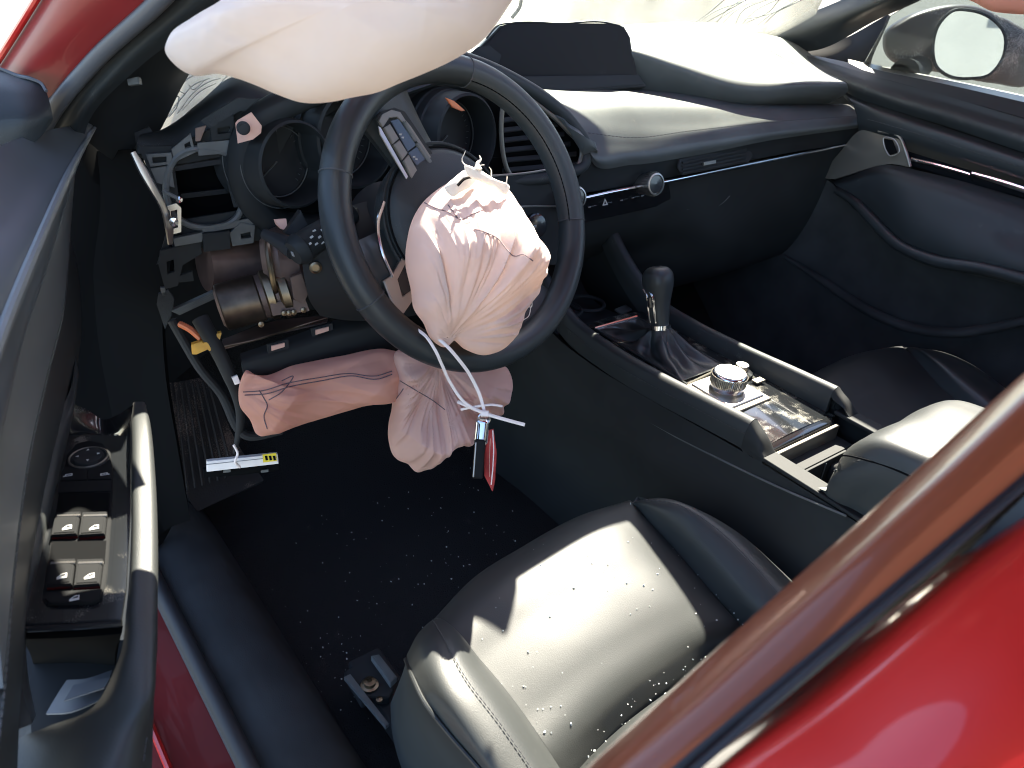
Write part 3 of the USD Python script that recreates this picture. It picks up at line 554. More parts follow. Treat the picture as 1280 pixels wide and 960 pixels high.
# cowl over the instruments and left dash top
cw = rows([(188, 168, .34), (206, 160, .36), (250, 130, .40), (300, 101, .43), (345, 117, .42), (384, 134, .40), (440, 132, .40), (520, 100, .42), (590, 62, .44)],
          [(172, 178, .29), (206, 176, .29), (252, 148, .29), (300, 118, .29), (340, 128, .28), (384, 141, .275), (440, 134, .27), (520, 104, .28), (600, 70, .30)],
          [(172, 192, .285), (212, 190, .28), (258, 168, .28), (302, 140, .28), (345, 138, .275), (388, 146, .27), (440, 140, .265), (520, 112, .275), (610, 80, .29)])
obj('instrument_cowl', skin(cw, 26, 80, .012, toward=(-.7, .6, 1.6)), 'soft', dash)
obj('cowl_tip', plate([(596, 60), (610, 58), (625, 70), (622, 80), (612, 88), (590, 82), (580, 72)], (unit(V(-1, .3, .4)), at(605, 74, x=.29)), .008, .002, .002), 'plastic', dash)
# torn out left end of the dashboard
LN = unit(V(-1, .25, .12)); LP = at(255, 250, x=.255)
def lp(px, t=.004, lift=0, m='grey_plastic', name='bracket', bevel=.001, par=None, holes=(), rd_=0, lab=None, off=0, nrm=None):
    return obj(name, plate(px, (LN if nrm is None else unit(nrm), LP + LN * off), t, bevel, rd_, holes), m, par or dash, label=lab)
lp([(172, 182), (215, 182), (240, 172), (268, 158), (300, 135), (340, 132), (372, 150), (350, 190), (332, 260), (340, 300), (300, 300), (212, 316), (196, 330), (205, 300), (212, 270), (190, 222)], .005, 0, 'plastic', 'dash_frame', .001, holes=[[(216, 206), (282, 194), (300, 262), (225, 274)]], off=-.012)
hole = lp([(208, 200), (290, 186), (306, 270), (220, 284)], .004, 0, 'void', 'switch_pocket', off=-.075)
for q in ([(208, 198), (288, 186), (288, 192), (208, 204)], [(208, 198), (216, 204), (226, 276), (218, 282)], [(282, 190), (289, 186), (306, 268), (299, 268)], [(218, 274), (302, 262), (306, 270), (220, 283)]):
    lp(q, .066, 0, 'black', 'pocket_wall', 0, par=hole, off=-.072)
pr_ = V(*[at(a_, b_, pl=(LN, LP + LN * .002)) for a_, b_ in [(214, 206), (220, 197), (276, 189), (286, 193), (302, 260), (298, 269), (232, 279), (224, 274)]])
obj('pocket_rim', tube(pr_, .0042, 90, 8, closed=True, up=LN), 'grey_plastic', dash)
obj('pocket_rib', tube(V(*[at(281, 200, pl=(LN, LP + LN * -.008)), at(289, 232, pl=(LN, LP + LN * -.008)), at(296, 258, pl=(LN, LP + LN * -.008))]), .004, 20, 8), 'kick', dash)
lp([(182, 192), (214, 190), (216, 204), (188, 208)], .005, .004, holes=[[(190, 196), (208, 195), (208, 202), (191, 203)]])
lp([(188, 210), (214, 206), (218, 234), (196, 228)], .004, .002, 'grey_plastic')
lp([(214, 186), (238, 166), (244, 190), (218, 202)], .005, .006, holes=[[(230, 180), (237, 176), (239, 184), (232, 187)]])
lp([(246, 178), (290, 174), (292, 190), (248, 194)], .006, .003)
lp([(244, 160), (258, 156), (250, 176), (244, 176)], .004, .006, 'brown_metal')
lp([(262, 152), (292, 144), (294, 172), (264, 176)], .005, .004, 'plastic', holes=[[(271, 160), (287, 157), (288, 165), (272, 167)]])
lp([(250, 150), (296, 122), (352, 124), (372, 134), (350, 150), (326, 140), (300, 138), (262, 160)], .006, .006, 'kick', 'cowl_bracket')
pk = lp([(297, 150), (314, 140), (327, 157), (326, 166), (316, 174), (297, 179), (294, 154)], .003, .012, 'pink_metal', 'metal_bracket', lab='pink primed metal bracket with a dark bolt', off=.055)
obj('bolt', lathe([(0, 0), (.0075, 0), (.0075, .002), (.005, .003), (.005, .007), (0, .0075)], at(304, 160, pl=(LN, LP + LN * .0705)), LN, 20), 'black', pk)
lp([(315, 138), (326, 136), (330, 150), (320, 154)], .006, .010, 'black', 'clip')
lp([(296, 176), (318, 170), (316, 182), (300, 190)], .003, .006, 'pink_metal', 'metal_bracket')
# lower cross bracket with clips
lp([(216, 296), (254, 288), (252, 300), (218, 306)], .010, .012, 'grey_plastic', 'cross_bracket')
lp([(252, 289), (286, 286), (287, 308), (254, 312)], .014, .010, 'plastic', 'clip', .002)
lp([(286, 290), (300, 276), (318, 280), (316, 302), (290, 306)], .008, .010, 'grey_plastic', 'cross_bracket', holes=[[(300, 291), (312, 288), (313, 295), (301, 297)]])
lp([(252, 283), (320, 270), (322, 278), (252, 291)], .006, .010, 'grey_plastic', 'cross_bracket')
lp([(200, 312), (250, 300), (252, 316), (228, 330), (222, 356), (206, 360), (198, 330)], .006, .004, 'plastic', 'cross_bracket', holes=[[(208, 326), (217, 323), (218, 338), (209, 341)]])
lp([(228, 312), (242, 308), (243, 313), (229, 317)], .004, .016, 'black', 'clip')
lp([(222, 344), (240, 338), (242, 350), (224, 352)], .005, .014, 'plastic', 'clip')
lp([(213, 386), (270, 360), (278, 366), (224, 391)], .012, .02, 'grey_plastic', 'lamp_bracket', .003)
lp([(198, 366), (210, 360), (218, 372), (214, 394), (206, 410), (196, 380)], .006, .012, 'kick', 'bracket')
lp([(200, 358), (206, 358), (209, 368), (202, 370)], .006, .02, 'grey_plastic', 'clip')
# the cut end of the dash: its sunlit edge painted in as a satin bar
ee = V(*[at(166, 190, x=.22), at(178, 212, x=.215), at(190, 233, x=.21), at(203, 256, x=.208), at(211, 282, x=.21), at(213, 305, x=.215)])
obj('sunlit_end_edge', tube(ee, [.003, .005, .0045, .004, .005, .003], 40, 8, flat=.5), 'satin', dash)
lp([(206, 256), (220, 252), (226, 258), (226, 288), (214, 291), (212, 262)], .010, .02, 'satin', 'metal_bracket', holes=[[(213, 262), (221, 260), (222, 282), (215, 284)]])
obj('screw', lathe([(0, 0), (.005, 0), (.005, .003), (0, .004)], at(217, 277, x=.20), LN, 14), 'chrome', dash)
obj('screw', lathe([(0, 0), (.0035, 0), (.0035, .003), (0, .004)], at(224, 249, x=.215), LN, 14), 'chrome', dash)
obj('pin', tube(V(*[at(203, 238, x=.215), at(222, 248, x=.21)]), .0022, 6, 6), 'grey_plastic', dash)
# end panel between the dash and the hinge post
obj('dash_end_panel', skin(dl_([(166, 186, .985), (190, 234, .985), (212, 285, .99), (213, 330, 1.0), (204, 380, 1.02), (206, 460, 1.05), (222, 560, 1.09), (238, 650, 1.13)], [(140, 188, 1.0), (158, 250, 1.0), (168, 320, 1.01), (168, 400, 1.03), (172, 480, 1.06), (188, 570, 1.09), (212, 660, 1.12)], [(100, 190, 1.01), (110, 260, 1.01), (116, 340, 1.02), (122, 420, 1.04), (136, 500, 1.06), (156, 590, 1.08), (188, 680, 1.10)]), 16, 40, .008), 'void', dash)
# lower driver's trim with two clip slots, and the metal plate behind it
KN = unit(V(-1, .1, -.15)); KP = at(380, 430, x=.13)
kt = obj('knee_bolster', skin([V(*[at(300, 442, x=.150), at(370, 418, x=.145), at(440, 394, x=.14), at(500, 385, x=.14)]), V(*[at(302, 452, x=.13), at(372, 432, x=.125), at(446, 408, x=.12), at(506, 396, x=.12)]), V(*[at(306, 470, x=.125), at(380, 452, x=.12), at(458, 436, x=.115), at(520, 420, x=.115)]), V(*[at(312, 478, x=.14), at(384, 462, x=.135), at(468, 446, x=.13), at(530, 430, x=.13)])], 20, 40, .008), 'plastic', dash)
for cx, cy in ((347, 432), (402, 412)):
    obj('slot', plate([(cx - 14, cy - 2), (cx + 12, cy - 9), (cx + 13, cy + 4), (cx - 13, cy + 10)], (unit(V(-1, .1, .3)), at(cx, cy, x=.134)), .006, .001, .001), 'black', kt)
    obj('slot_clip', plate([(cx - 8, cy), (cx + 8, cy - 4), (cx + 8, cy + 1), (cx - 8, cy + 6)], (unit(V(-1, .1, .3)), at(cx, cy, x=.127)), .004, .0008), 'pink_metal', kt)
obj('metal_plate', skin([V(*[at(278, 424, x=.21), at(340, 402, x=.21), at(410, 394, x=.20)]), V(*[at(276, 436, x=.165), at(340, 418, x=.165), at(408, 402, x=.16)])], 8, 20, .002), 'brown_metal', dash)
obj('plate_edge', tube(V(*[at(278, 434, x=.160), at(312, 427, x=.16), at(374, 408, x=.155), at(408, 398, x=.155)]), .0014, 20, 6), 'steel', dash)

# instruments: three round dials in their hood
clu = thing('instrument_cluster', 'three dark round gauges with thin rings in a black hood behind the wheel', 'instruments', (.24, .42, .9))
gn = unit(V(-1, -.20, .14))
obj('cluster_face', plate([(318, 165), (350, 140), (400, 128), (500, 108), (570, 92), (640, 100), (650, 225), (560, 240), (430, 262), (390, 280), (345, 272), (322, 240)], (gn, at(440, 190, x=.285)), .006, .002, .004), 'void', clu)
obj('cluster_hood', skin([V(*[at(305, 180, x=.26), at(335, 150, x=.27), at(400, 132, x=.275), at(480, 118, x=.28), at(560, 96, x=.29), at(640, 120, x=.28)]), V(*[at(315, 215, x=.32), at(360, 190, x=.32), at(430, 160, x=.32), at(500, 150, x=.32), at(570, 140, x=.32), at(640, 170, x=.32)]), V(*[at(330, 290, x=.30), at(370, 270, x=.30), at(440, 250, x=.30), at(520, 240, x=.30), at(600, 220, x=.30), at(640, 220, x=.30)])], 30, 40, .01), 'black', clu)
for (px_, py_, xx, R, par) in ((370, 206, .200, .050, 0), (446, 174, .225, .060, 0), (584, 172, .235, .058, 0)):
    c0 = at(px_, py_, x=xx); gg = obj('gauge', lathe([(0, -.046), (R * .90, -.046), (R * .93, -.004), (R * .97, .003), (R * 1.03, .001), (R * 1.05, -.008), (R * 1.06, -.030), (R * 1.10, -.032), (R * 1.10, -.046), (R * 1.14, -.048), (R * 1.14, -.09), (0, -.09)], c0, gn, 56), 'plastic', clu)
    obj('gauge_ring', ring(c0 - gn * .036, gn, R * .84, .0008, 64, 6), 'grey_plastic', gg)
    obj('gauge_face', lathe([(0, -.0445), (R * .89, -.0445), (R * .89, -.0435), (0, -.0435)], c0, gn, 40), 'black', gg)
    X, Y, N = basis(gn)
    for q in range(25):
        a = math.radians(225 - q * 11.25); obj('tick', tube([c0 - N * .0425 + R * .70 * (math.cos(a) * X + math.sin(a) * Y), c0 - N * .0425 + R * (.77 if q % 4 else .79) * (math.cos(a) * X + math.sin(a) * Y)], .0005, 2, 5), 'grey_plastic', gg)
    a = math.radians(215); obj('needle', tube([c0 - N * .040, c0 - N * .040 + R * .62 * (math.cos(a) * X + math.sin(a) * Y)], [.0012, .0005], 8, 6), 'grey_plastic', gg)
c0 = at(370, 206, x=.200)
for R, h_ in ((.0555, .031), (.0575, .047), (.0578, .066)): obj('bezel_ring', ring(c0 - gn * h_, gn, R, .0006, 64, 6), 'grey_plastic', clu)
obj('hood_lip', tube(V(*[at(a_, b_, x=.235) for a_, b_ in [(420, 112), (378, 122), (338, 140), (312, 166), (303, 205), (312, 246), (342, 276), (392, 284), (430, 276)]]), [.012, .016, .018, .018, .018, .018, .018, .015], 70, 16), 'plastic', clu)
obj('orange_reflection', plate([(556, 122), (566, 126), (580, 138), (576, 139), (564, 134)], (gn, at(566, 130, x=.235)), .003, .001), 'amber', clu)  # orange patch painted in for a reflection over the gauges

# steering column
col = thing('steering_column', 'exposed steering column with brown motor and light stalk under the dash', 'steering column', (.15, .48, .8))
ax_a, ax_b = at(272, 386, x=.20), at(337, 368, x=.185)
mo = obj('motor', lathe([(0, 0), (.022, .001), (.027, .005), (.028, .075), (.030, .078), (.030, .086), (.024, .092), (0, .094)], ax_a, ax_b - ax_a, 40), 'brown_metal', col)
md = unit(ax_b - ax_a)
obj('motor_sleeve', lathe([(.0284, .004), (.0295, .006), (.0298, .05), (.0284, .052)], ax_a, md, 40), 'motor_zinc', mo)
obj('motor_band', lathe([(.0284, .058), (.0315, .060), (.0318, .068), (.0284, .070)], ax_a, md, 40), 'steel', mo)
obj('motor_end', lathe([(.0302, .074), (.034, .077), (.034, .086), (.030, .088)], ax_a, md, 40), 'steel', mo)
gh = obj('gear_housing', lathe([(0, 0), (.030, 0), (.040, .008), (.044, .022), (.038, .036), (.030, .044), (0, .046)], at(330, 330, x=.21), V(-.35, -.8, .1), 40), 'brown_metal', col)
obj('housing_band', ring(at(342, 333, x=.198), V(-.35, -.8, .1), .042, .004, 48, 8), 'steel', gh)
obj('cross_tube', tube(V(*[at(255, 330, x=.27), at(310, 325, x=.27), at(380, 322, x=.27)]), .035, 12, 24), 'brown_metal', col)
obj('mount_plate', plate([(362, 345), (376, 340), (384, 366), (378, 378), (366, 372)], (unit(V(-1, .2, .1)), at(372, 360, x=.15)), .006, .001, .001), 'brown_metal', col)
obj('mount_plate', plate([(336, 378), (380, 372), (386, 388), (340, 394)], (unit(V(-1, .2, .3)), at(360, 382, x=.155)), .006, .001, .001), 'brown_metal', col)
for a_, b_ in ((355, 391), (361, 391), (367, 390), (379, 387), (326, 405)): obj('bolt', lathe([(0, 0), (.0035, 0), (.0035, .003), (0, .004)], at(a_, b_, x=.145), V(-1, .2, .2), 12), 'steel', col)
hub_c = at(470, 290, x=.10)
obj('column_shroud', skin([V(*[at(385, 290, x=.13), at(420, 265, x=.13), at(470, 250, x=.13), at(540, 262, x=.13)]), V(*[at(378, 325, x=.10), at(420, 305, x=.085), at(470, 300, x=.08), at(540, 300, x=.08)]), V(*[at(384, 365, x=.10), at(420, 360, x=.085), at(470, 360, x=.08), at(540, 350, x=.08)]), V(*[at(400, 395, x=.14), at(430, 400, x=.13), at(480, 400, x=.12), at(540, 390, x=.12)])], 24, 30, .01), 'black', col)
obj('bolt', lathe([(0, 0), (.007, 0), (.007, .003), (.0045, .004), (.0045, .002), (0, .002)], at(394, 334, x=.088), V(-1, .3, .1), 18), 'steel', col)
sa, sb_ = at(368, 316, x=.09), at(408, 288, x=.10)
sd = unit(sb_ - sa); Ls = np.linalg.norm(sb_ - sa)
st = obj('light_stalk', lathe([(0, -.002), (.0135, -.002), (.0175, .004), (.0185, .010), (.0165, .014), (.0165, Ls * .55), (.0145, Ls), (.012, Ls + .04), (0, Ls + .05)], sa, sd, 36), 'plastic', col)
obj('stalk_mark', rbox((.0012, .006, .004), sa - sd * .0025, .0004, sd, (0, 0, 1)), 'grey_mark', st)
tl = CAM_POS - sa; tl = unit(tl - sd * (tl @ sd)); side = np.cross(sd, tl)
for (s_, a_) in ((.30, .1), (.44, .35), (.44, -.2), (.60, .1), (.60, -.45), (.60, .55), (.78, .3), (.78, -.2)):
    e = sa + sd * Ls * s_ + (.0167 - .002 * s_ * .6) * (math.cos(a_) * tl + math.sin(a_) * side); obj('stalk_mark', rbox((.0042, .0025, .0012), e, .0004, sd, side), 'white_mark', st)
obj('stalk_socket', tube(V(*[at(330, 292, x=.14), at(350, 302, x=.12), at(368, 312, x=.10)]), [.006, .009, .012], 14, 12), 'black', col)
obj('red_connector', plate([(342, 274), (356, 273), (358, 288), (350, 286), (344, 280)], (unit(V(-1, .2, .3)), at(350, 280, x=.17)), .01, .001), 'pink_metal', col)
obj('slip_ring', plate([(352, 290), (372, 262), (380, 280), (372, 300)], (unit(V(-1, .2, .3)), at(366, 285, x=.16)), .02, .002), 'black', col)
ylw = thing('yellow_connector', 'yellow airbag wiring connector hanging left of the metal plate', 'connector', at(255, 430, x=.18))
obj('body', plate([(239, 428), (252, 424), (262, 422), (264, 432), (246, 440), (240, 440)], (unit(V(-1, .3, .3)), at(250, 432, x=.17)), .016, .002, .001), 'yellow', ylw)
obj('latch', plate([(252, 428), (264, 424), (272, 428), (262, 438)], (unit(V(-1, .3, .3)), at(260, 430, x=.153)), .008, .002, .001), 'yellow', ylw)
obj('plug', plate([(266, 416), (277, 413), (274, 424), (268, 428)], (unit(V(-1, .3, .3)), at(270, 420, x=.16)), .014, .002, .001), 'yellow', ylw)
obj('wire', tube(V(*[at(225, 405, x=.20), at(238, 412, x=.185), at(252, 424, x=.17)]), .004, 20, 8), 'amber', ylw)
har = thing('wiring_harness', 'black wiring loom hanging from the open dash to the white module', 'wiring', at(275, 450, x=.17))
obj('loom', tube(V(*[at(250, 398, x=.17), at(262, 420, x=.155), at(276, 446, x=.145), at(286, 468, x=.14), at(296, 490, x=.15), at(300, 530, x=.17), at(293, 566, x=.18)]), [.010, .009, .008, .008, .006, .005, .002], 60, 12), 'black', har)
obj('clip', plate([(289, 471), (296, 468), (300, 478), (293, 480)], (unit(V(-1, .2, .3)), at(294, 474, x=.13)), .006, .001), 'white_plastic', har)
obj('loom', tube(V(*[at(215, 400, x=.22), at(232, 430, x=.21), at(250, 460, x=.20), at(275, 490, x=.19), at(310, 545, x=.17), at(352, 538, x=.16)]), .006, 40, 10), 'black', har)
mdl = thing('control_module', 'white narrow control module with a yellow sticker hanging in the footwell', 'module', at(302, 577, x=.18))
mn = unit(V(-1, .25, .35)); mp = at(302, 577, x=.18)
mb = obj('case', plate([(258, 574), (346, 565), (347, 577), (258, 587)], (mn, mp), .012, .002), 'white_plastic', mdl)
obj('base', plate([(254, 584), (348, 574), (349, 584), (300, 591), (254, 594)], (mn, mp - mn * .016), .014, .003), 'void', mdl)
obj('yellow_sticker', plate([(328, 568), (345, 566), (346, 576), (329, 578)], (mn, mp + mn * .0125), .0008, 0), 'yellow_label', mb)
for k in range(3): obj('sticker_mark', plate([(331 + 5 * k, 570), (334 + 5 * k, 569.6), (335 + 5 * k, 575), (332 + 5 * k, 575.4)], (mn, mp + mn * .0134), .0004, 0), 'void', mb)
for xx in (283, 330): obj('foot', plate([(xx - 4, 587), (xx + 5, 586), (xx + 5, 589), (xx - 4, 590)], (mn, mp), .004, 0), 'grey_plastic', mdl)
obj('seam', plate([(258, 580.2), (346, 571), (346, 571.8), (258, 581)], (mn, mp + mn * .0121), .0004, 0), 'paper', mb)
obj('tie', tube(V(*[at(292, 556, x=.165), at(297, 568, x=.160), at(294, 575, x=.158), at(300, 584, x=.162)]), .0018, 20, 6), 'nylon', mdl)

# ================================================================== STEERING WHEEL (turned about 64 degrees clockwise)
WC = V(.0314, .3957, .8674); WT, WY = .48036, -.0864602
W1 = V(math.sin(WY), math.cos(WY), 0); W2 = V(math.sin(WT) * math.cos(WY), -math.sin(WT) * math.sin(WY), math.cos(WT)); WN = -np.cross(W1, W2)
def W(u, v, w=0): return WC + u * W1 + v * W2 + w * WN
wh = thing('steering_wheel', 'black leather steering wheel turned on its side with stitched rim', 'steering wheel', WC)
RW, RT = .1680, .0172
def arc(a0, a1, r=RW, w=0, n=60): a = np.radians(np.linspace(a0, a1, n)); return np.array([W(r * math.cos(q), r * math.sin(q), w) for q in a])
cuts = [107, 192, 336, 383]          # joints of the rim's leather pieces: angle from the driver's left, upward
for k, (a0, a1, m) in enumerate(((23.3, 107, 'leather_smooth'), (107, 192, 'leather'), (192, 336, 'leather_smooth'), (336, 383.3, 'leather_smooth'))):
    P = arc(a0 + .25, a1 - .25); T, N, B = frames(P, WN)
    obj('rim', tube(P, [RT * .985] + [RT] * 20 + [RT * .985], 90, 24, up=WN, flat=1.02), m, wh)
for a0 in (23.3, 107, 192, 336):
    c = W(RW * math.cos(math.radians(a0)), RW * math.sin(math.radians(a0))); t = unit(-math.sin(math.radians(a0)) * W1 + math.cos(math.radians(a0)) * W2)
    obj('rim_joint', ring(c, t, RT * 1.0, .0009, 36, 6), 'thread', wh)
for (a0, a1) in ((107, 192),):
    P = arc(a0, a1, RW - RT * .80, RT * .62, 120); obj('rim_stitching', stitches(P, .0055, .0055, .0009), 'void', wh, kind='stuff')
# spokes: flat blades from hub to rim
def spoke(a, w_in, w_out, r0, r1, dz0, dz1, th, m='plastic', name='spoke'):
    ca, sa = math.cos(math.radians(a)), math.sin(math.radians(a)); R_, S_ = V(ca, sa), V(-sa, ca); C_ = []
    for t in np.linspace(-1, 1, 7):
        row = []
        for q in np.linspace(0, 1, 8):
            r = r0 + (r1 - r0) * q; wd = w_in + (w_out - w_in) * (q * q); dz = dz0 + (dz1 - dz0) * q ** 1.5 - abs(t) ** 3 * .006; p2 = R_ * r + S_ * wd * t; row.append(W(p2[0], p2[1], dz))
        C_.append(row)
    return obj(name, skin(C_, 20, 24, th), m, wh)
s1 = spoke(62, .030, .040, .050, RW - .010, -.012, .002, .020, 'leather_smooth')
s2 = spoke(244, .034, .048, .050, RW - .006, -.012, .002, .020, 'leather_smooth')
s3 = spoke(-15, .030, .036, .060, RW - .006, -.010, .002, .016, 'spoke_trim')
wpl = (WN, W(0, 0, 0))
trim = obj('spoke_trim', plate([(476, 352), (487, 345), (500, 322), (506, 326), (494, 350), (500, 372), (516, 360), (520, 366), (502, 392), (494, 394), (488, 384)], (WN, W(0, 0, -.002)), .006, .0015, .0008), 'satin', wh)
obj('spoke_insert', plate([(490, 352), (504, 324), (522, 330), (516, 360), (502, 370)], (WN, W(0, 0, -.004)), .006, .001), 'piano_clean', wh)
hb = obj('hub', lathe([(0, -.05), (.060, -.05), (.078, -.03), (.083, -.008), (.080, .004), (.070, .014), (.045, .020), (0, .022)], W(0.028, 0.0, 0), WN, 64), 'soft', wh)
obj('hub_seam', ring(W(.028, 0, .005), WN, .0805, .0012, 80, 6), 'void', hb)
obj('hub_lip', ring(W(.028, 0, .001), WN, .0850, .0022, 80, 8), 'plastic', hb)
obj('spoke_line', tube(V(W(.108, .030, .004), W(.122, .01, .004), W(.128, -.02, .006), W(.122, -.05, .004)), .0022, 40, 8), 'chrome', wh)
obj('column_boss', lathe([(0, -.13), (.07, -.13), (.06, -.05), (0, -.05)], W(.02, 0, 0), WN, 40), 'black', wh)
# switch pad on the upper spoke
pp = (WN, W(0, 0, .006)); pq = lambda *L: [(a, b) for a, b in L]
pad = obj('switch_pad', plate([(468, 148), (474, 141), (490, 136), (503, 141), (516, 160), (546, 206), (528, 216), (514, 231), (506, 226)], pp, .006, .0015, .003), 'plastic', wh)
obj('pad_frame', plate([(472, 152), (476, 144), (488, 138), (499, 141), (506, 152), (501, 153), (494, 147), (485, 148), (482, 153), (477, 160)], (WN, W(0, 0, .0118)), .003, .0008, .0006), 'bronze', pad)
obj('frame_strip', plate([(506, 151), (512, 158), (545, 208), (541, 210), (507, 158)], (WN, W(0, 0, .0118)), .0025, .0006), 'bronze', pad)
for L in ([(478, 161), (486, 156), (497, 174), (489, 181)], [(490, 182), (498, 176), (508, 192), (501, 201)], [(502, 202), (509, 194), (520, 214), (513, 226)]):
    obj('button', plate(L, (WN, W(0, 0, .0118)), .0035, .0012), 'bronze', pad)
obj('edge_trim', plate([(472, 158), (475, 160), (513, 228), (510, 230), (474, 168)], (WN, W(0, 0, .0118)), .002, .0005), 'satin', pad)
for L in ([(487, 152), (497, 149), (519, 182), (508, 190)], [(509, 192), (520, 184), (537, 208), (523, 214)]):
    k = obj('button', plate(L, (WN, W(0, 0, .0116)), .0025, .001), 'piano_clean', pad)
for L in ([(502, 152), (506, 153), (521, 176), (517, 178)], [(518, 180), (523, 179), (540, 204), (535, 206)]): obj('button', plate(L, (WN, W(0, 0, .0125)), .003, .001), 'grey_plastic', pad)
for (a_, b_) in ((500, 168), (503, 172), (517, 196), (520, 199)): obj('button_mark', plate([(a_ - 1, b_ - 1), (a_ + 2, b_ - 1), (a_ + 2, b_ + 1), (a_ - 1, b_ + 1)], (WN, W(0, 0, .0142)), .0003, 0), 'grey_mark', pad)

# ================================================================== AIRBAGS
BN = unit(WN + V(0, .25, -.05)); BP = W(.03, -.03, .045)
bag = thing('driver_airbag', 'deflated cream airbag hanging crumpled from the steering wheel hub', 'airbag', W(0, 0, .03))
OB = [(548, 236), (566, 226), (590, 218), (612, 222), (632, 236), (644, 258), (656, 290), (668, 314), (671, 340), (668, 366), (656, 384), (648, 402), (642, 420), (628, 436), (604, 444), (584, 438), (566, 426), (556, 434), (540, 424), (532, 406), (520, 388), (516, 362), (510, 332), (511, 300), (518, 272), (530, 252)]
bm, bfr = pillow(OB, (BN, BP), .045, .045, bulge(pleats(3, in_plane((558, 424), (BN, BP)), .017, .13, 70, .40), (0, -.035), (.08, .06), .050), rings=70, sect=320, c=(588, 335))
# gathered waist towards the lower left
v = np.array(bm.vertices); X, Y, N, p0, cc = bfr
obj('cloth', bm, 'bag', bag, smooth=50)
def on_bag(L, m=bm, lift=.0008):
    o = np.tile(CAM_POS, (len(L), 1)); d = np.array([unit(at(a, b, d=1) - CAM_POS) for a, b in L])
    loc, ri, _ = m.ray.intersects_location(o, d, multiple_hits=False); out = np.full((len(L), 3), np.nan); out[ri] = loc
    return (out - d * lift)[~np.isnan(out[:, 0])]
for L in ([(528, 252), (545, 260), (562, 266), (576, 274), (590, 268), (604, 262)], [(592, 286), (606, 290), (622, 298), (634, 312), (642, 320), (654, 318), (666, 326)], [(560, 256), (572, 272)]):
    L = cr(np.array([(a, b, 0) for a, b in L]), 30)[:, :2]; q = on_bag(L)
    if len(q) > 3: obj('seam', tube(q, .0006, 60, 5), 'thread_dark', bag)
fl_ = pillow([(580, 207), (598, 212), (618, 224), (637, 234), (633, 243), (616, 234), (600, 227), (584, 218)], (BN, BP + BN * .05), .004, .004, creases(8, (.1, .2), 6, .002), rings=16, sect=80)[0]
obj('torn_flap', fl_, 'bag_white', bag)
obj('torn_flap', pillow([(556, 236), (568, 222), (586, 212), (596, 222), (590, 232), (576, 240), (566, 246)], (BN, BP + BN * .035), .004, .004, creases(4, (.1, .2), 6, .002), rings=16, sect=80)[0], 'bag_white', bag)
for k in (0, 3, 5, 8):
    a = at(584 + 6 * k, 209 + 3.1 * k, pl=(BN, BP + BN * .052)); obj('frayed_thread', tube([a, a + V(.002, rng.normal() * .004, .006 + .004 * rng.random()), a + V(rng.normal() * .004, rng.normal() * .006, .009 + .008 * rng.random())], [.0009, .0003], 8, 5), 'bag_white', bag)
obj('frayed_tip', tube(V(*[at(598, 212, pl=(BN, BP + BN * .052)), at(597, 204, pl=(BN, BP + BN * .052)), at(601, 199, pl=(BN, BP + BN * .052)), at(599, 194, pl=(BN, BP + BN * .052))]), [.004, .0022, .0012, .0004], 16, 8), 'bag_white', bag)
for L in ([(650, 398), (648, 388), (655, 380), (664, 384), (665, 372)], [(654, 400), (660, 396), (664, 382)]):
    obj('loose_thread', tube(V(*[at(a, b, pl=(BN, BP + BN * .02)) for a, b in L]), .0005, 30, 5), 'bag_white', bag)
hl = obj('tether_slot', tube(V(*[at(572, 232, pl=(BN, BP + BN * .043)), at(580, 224, pl=(BN, BP + BN * .045)), at(592, 221, pl=(BN, BP + BN * .045))]), .0022, 20, 8, flat=.5), 'void', bag)

kb = thing('knee_airbag', 'salmon pink knee airbag drooping below the dash, behind the wheel rim', 'airbag', at(460, 500, x=.06))
KN2 = unit(V(-1, .25, .25)); KO = at(400, 490, x=.09)
roll, _ = pillow([(300, 478), (308, 464), (316, 470), (370, 458), (430, 446), (490, 438), (506, 444), (504, 470), (500, 494), (470, 500), (430, 512), (390, 524), (352, 536), (334, 542), (324, 544), (312, 524), (300, 508), (298, 494)], (KN2, KO), .045, .04, pleats(11, in_plane((285, 480), (KN2, KO)), .010, .16, 90, .50, .35, (4, 9, 17)), rings=50, sect=260)
obj('roll', roll, 'bag_salmon', kb, smooth=50)
for L in ([(304, 490), (330, 488), (356, 480), (400, 472), (436, 467), (470, 470), (490, 464)], [(306, 494), (334, 492), (360, 484), (402, 476), (440, 470), (472, 474), (490, 468)], [(324, 488), (330, 498), (334, 506), (330, 520), (334, 536)], [(352, 476), (366, 470), (352, 490), (336, 500)]):
    q = on_bag(cr(np.array([(a, b, 0) for a, b in L]), 40)[:, :2], roll)
    if len(q) > 3: obj('seam', tube(q, .0007, 60, 5), 'thread_dark', kb)
KO2 = at(560, 510, x=.02)
lobe, _ = pillow([(496, 440), (520, 436), (560, 452), (600, 462), (634, 460), (639, 476), (636, 490), (628, 500), (627, 514), (612, 512), (606, 530), (592, 546), (570, 550), (552, 554), (540, 566), (528, 582), (518, 587), (508, 578), (494, 572), (486, 552), (486, 536), (490, 516), (492, 496), (494, 470)], (unit(V(-1, .3, .2)), KO2), .05, .04, pleats(21, in_plane((545, 448), (unit(V(-1, .3, .2)), KO2)), .017, .10, 80, .5, .6), rings=60, sect=300, c=(545, 510))
obj('lobe', lobe, 'bag_pink', kb, smooth=50)
for L in ([(494, 500), (500, 492), (504, 486)], [(500, 476), (520, 488), (540, 500), (556, 512)]):
    q = on_bag(cr(np.array([(a, b, 0) for a, b in L]), 30)[:, :2], lobe)
    if len(q) > 3: obj('seam', tube(q, .0006, 40, 5), 'thread_dark', kb)

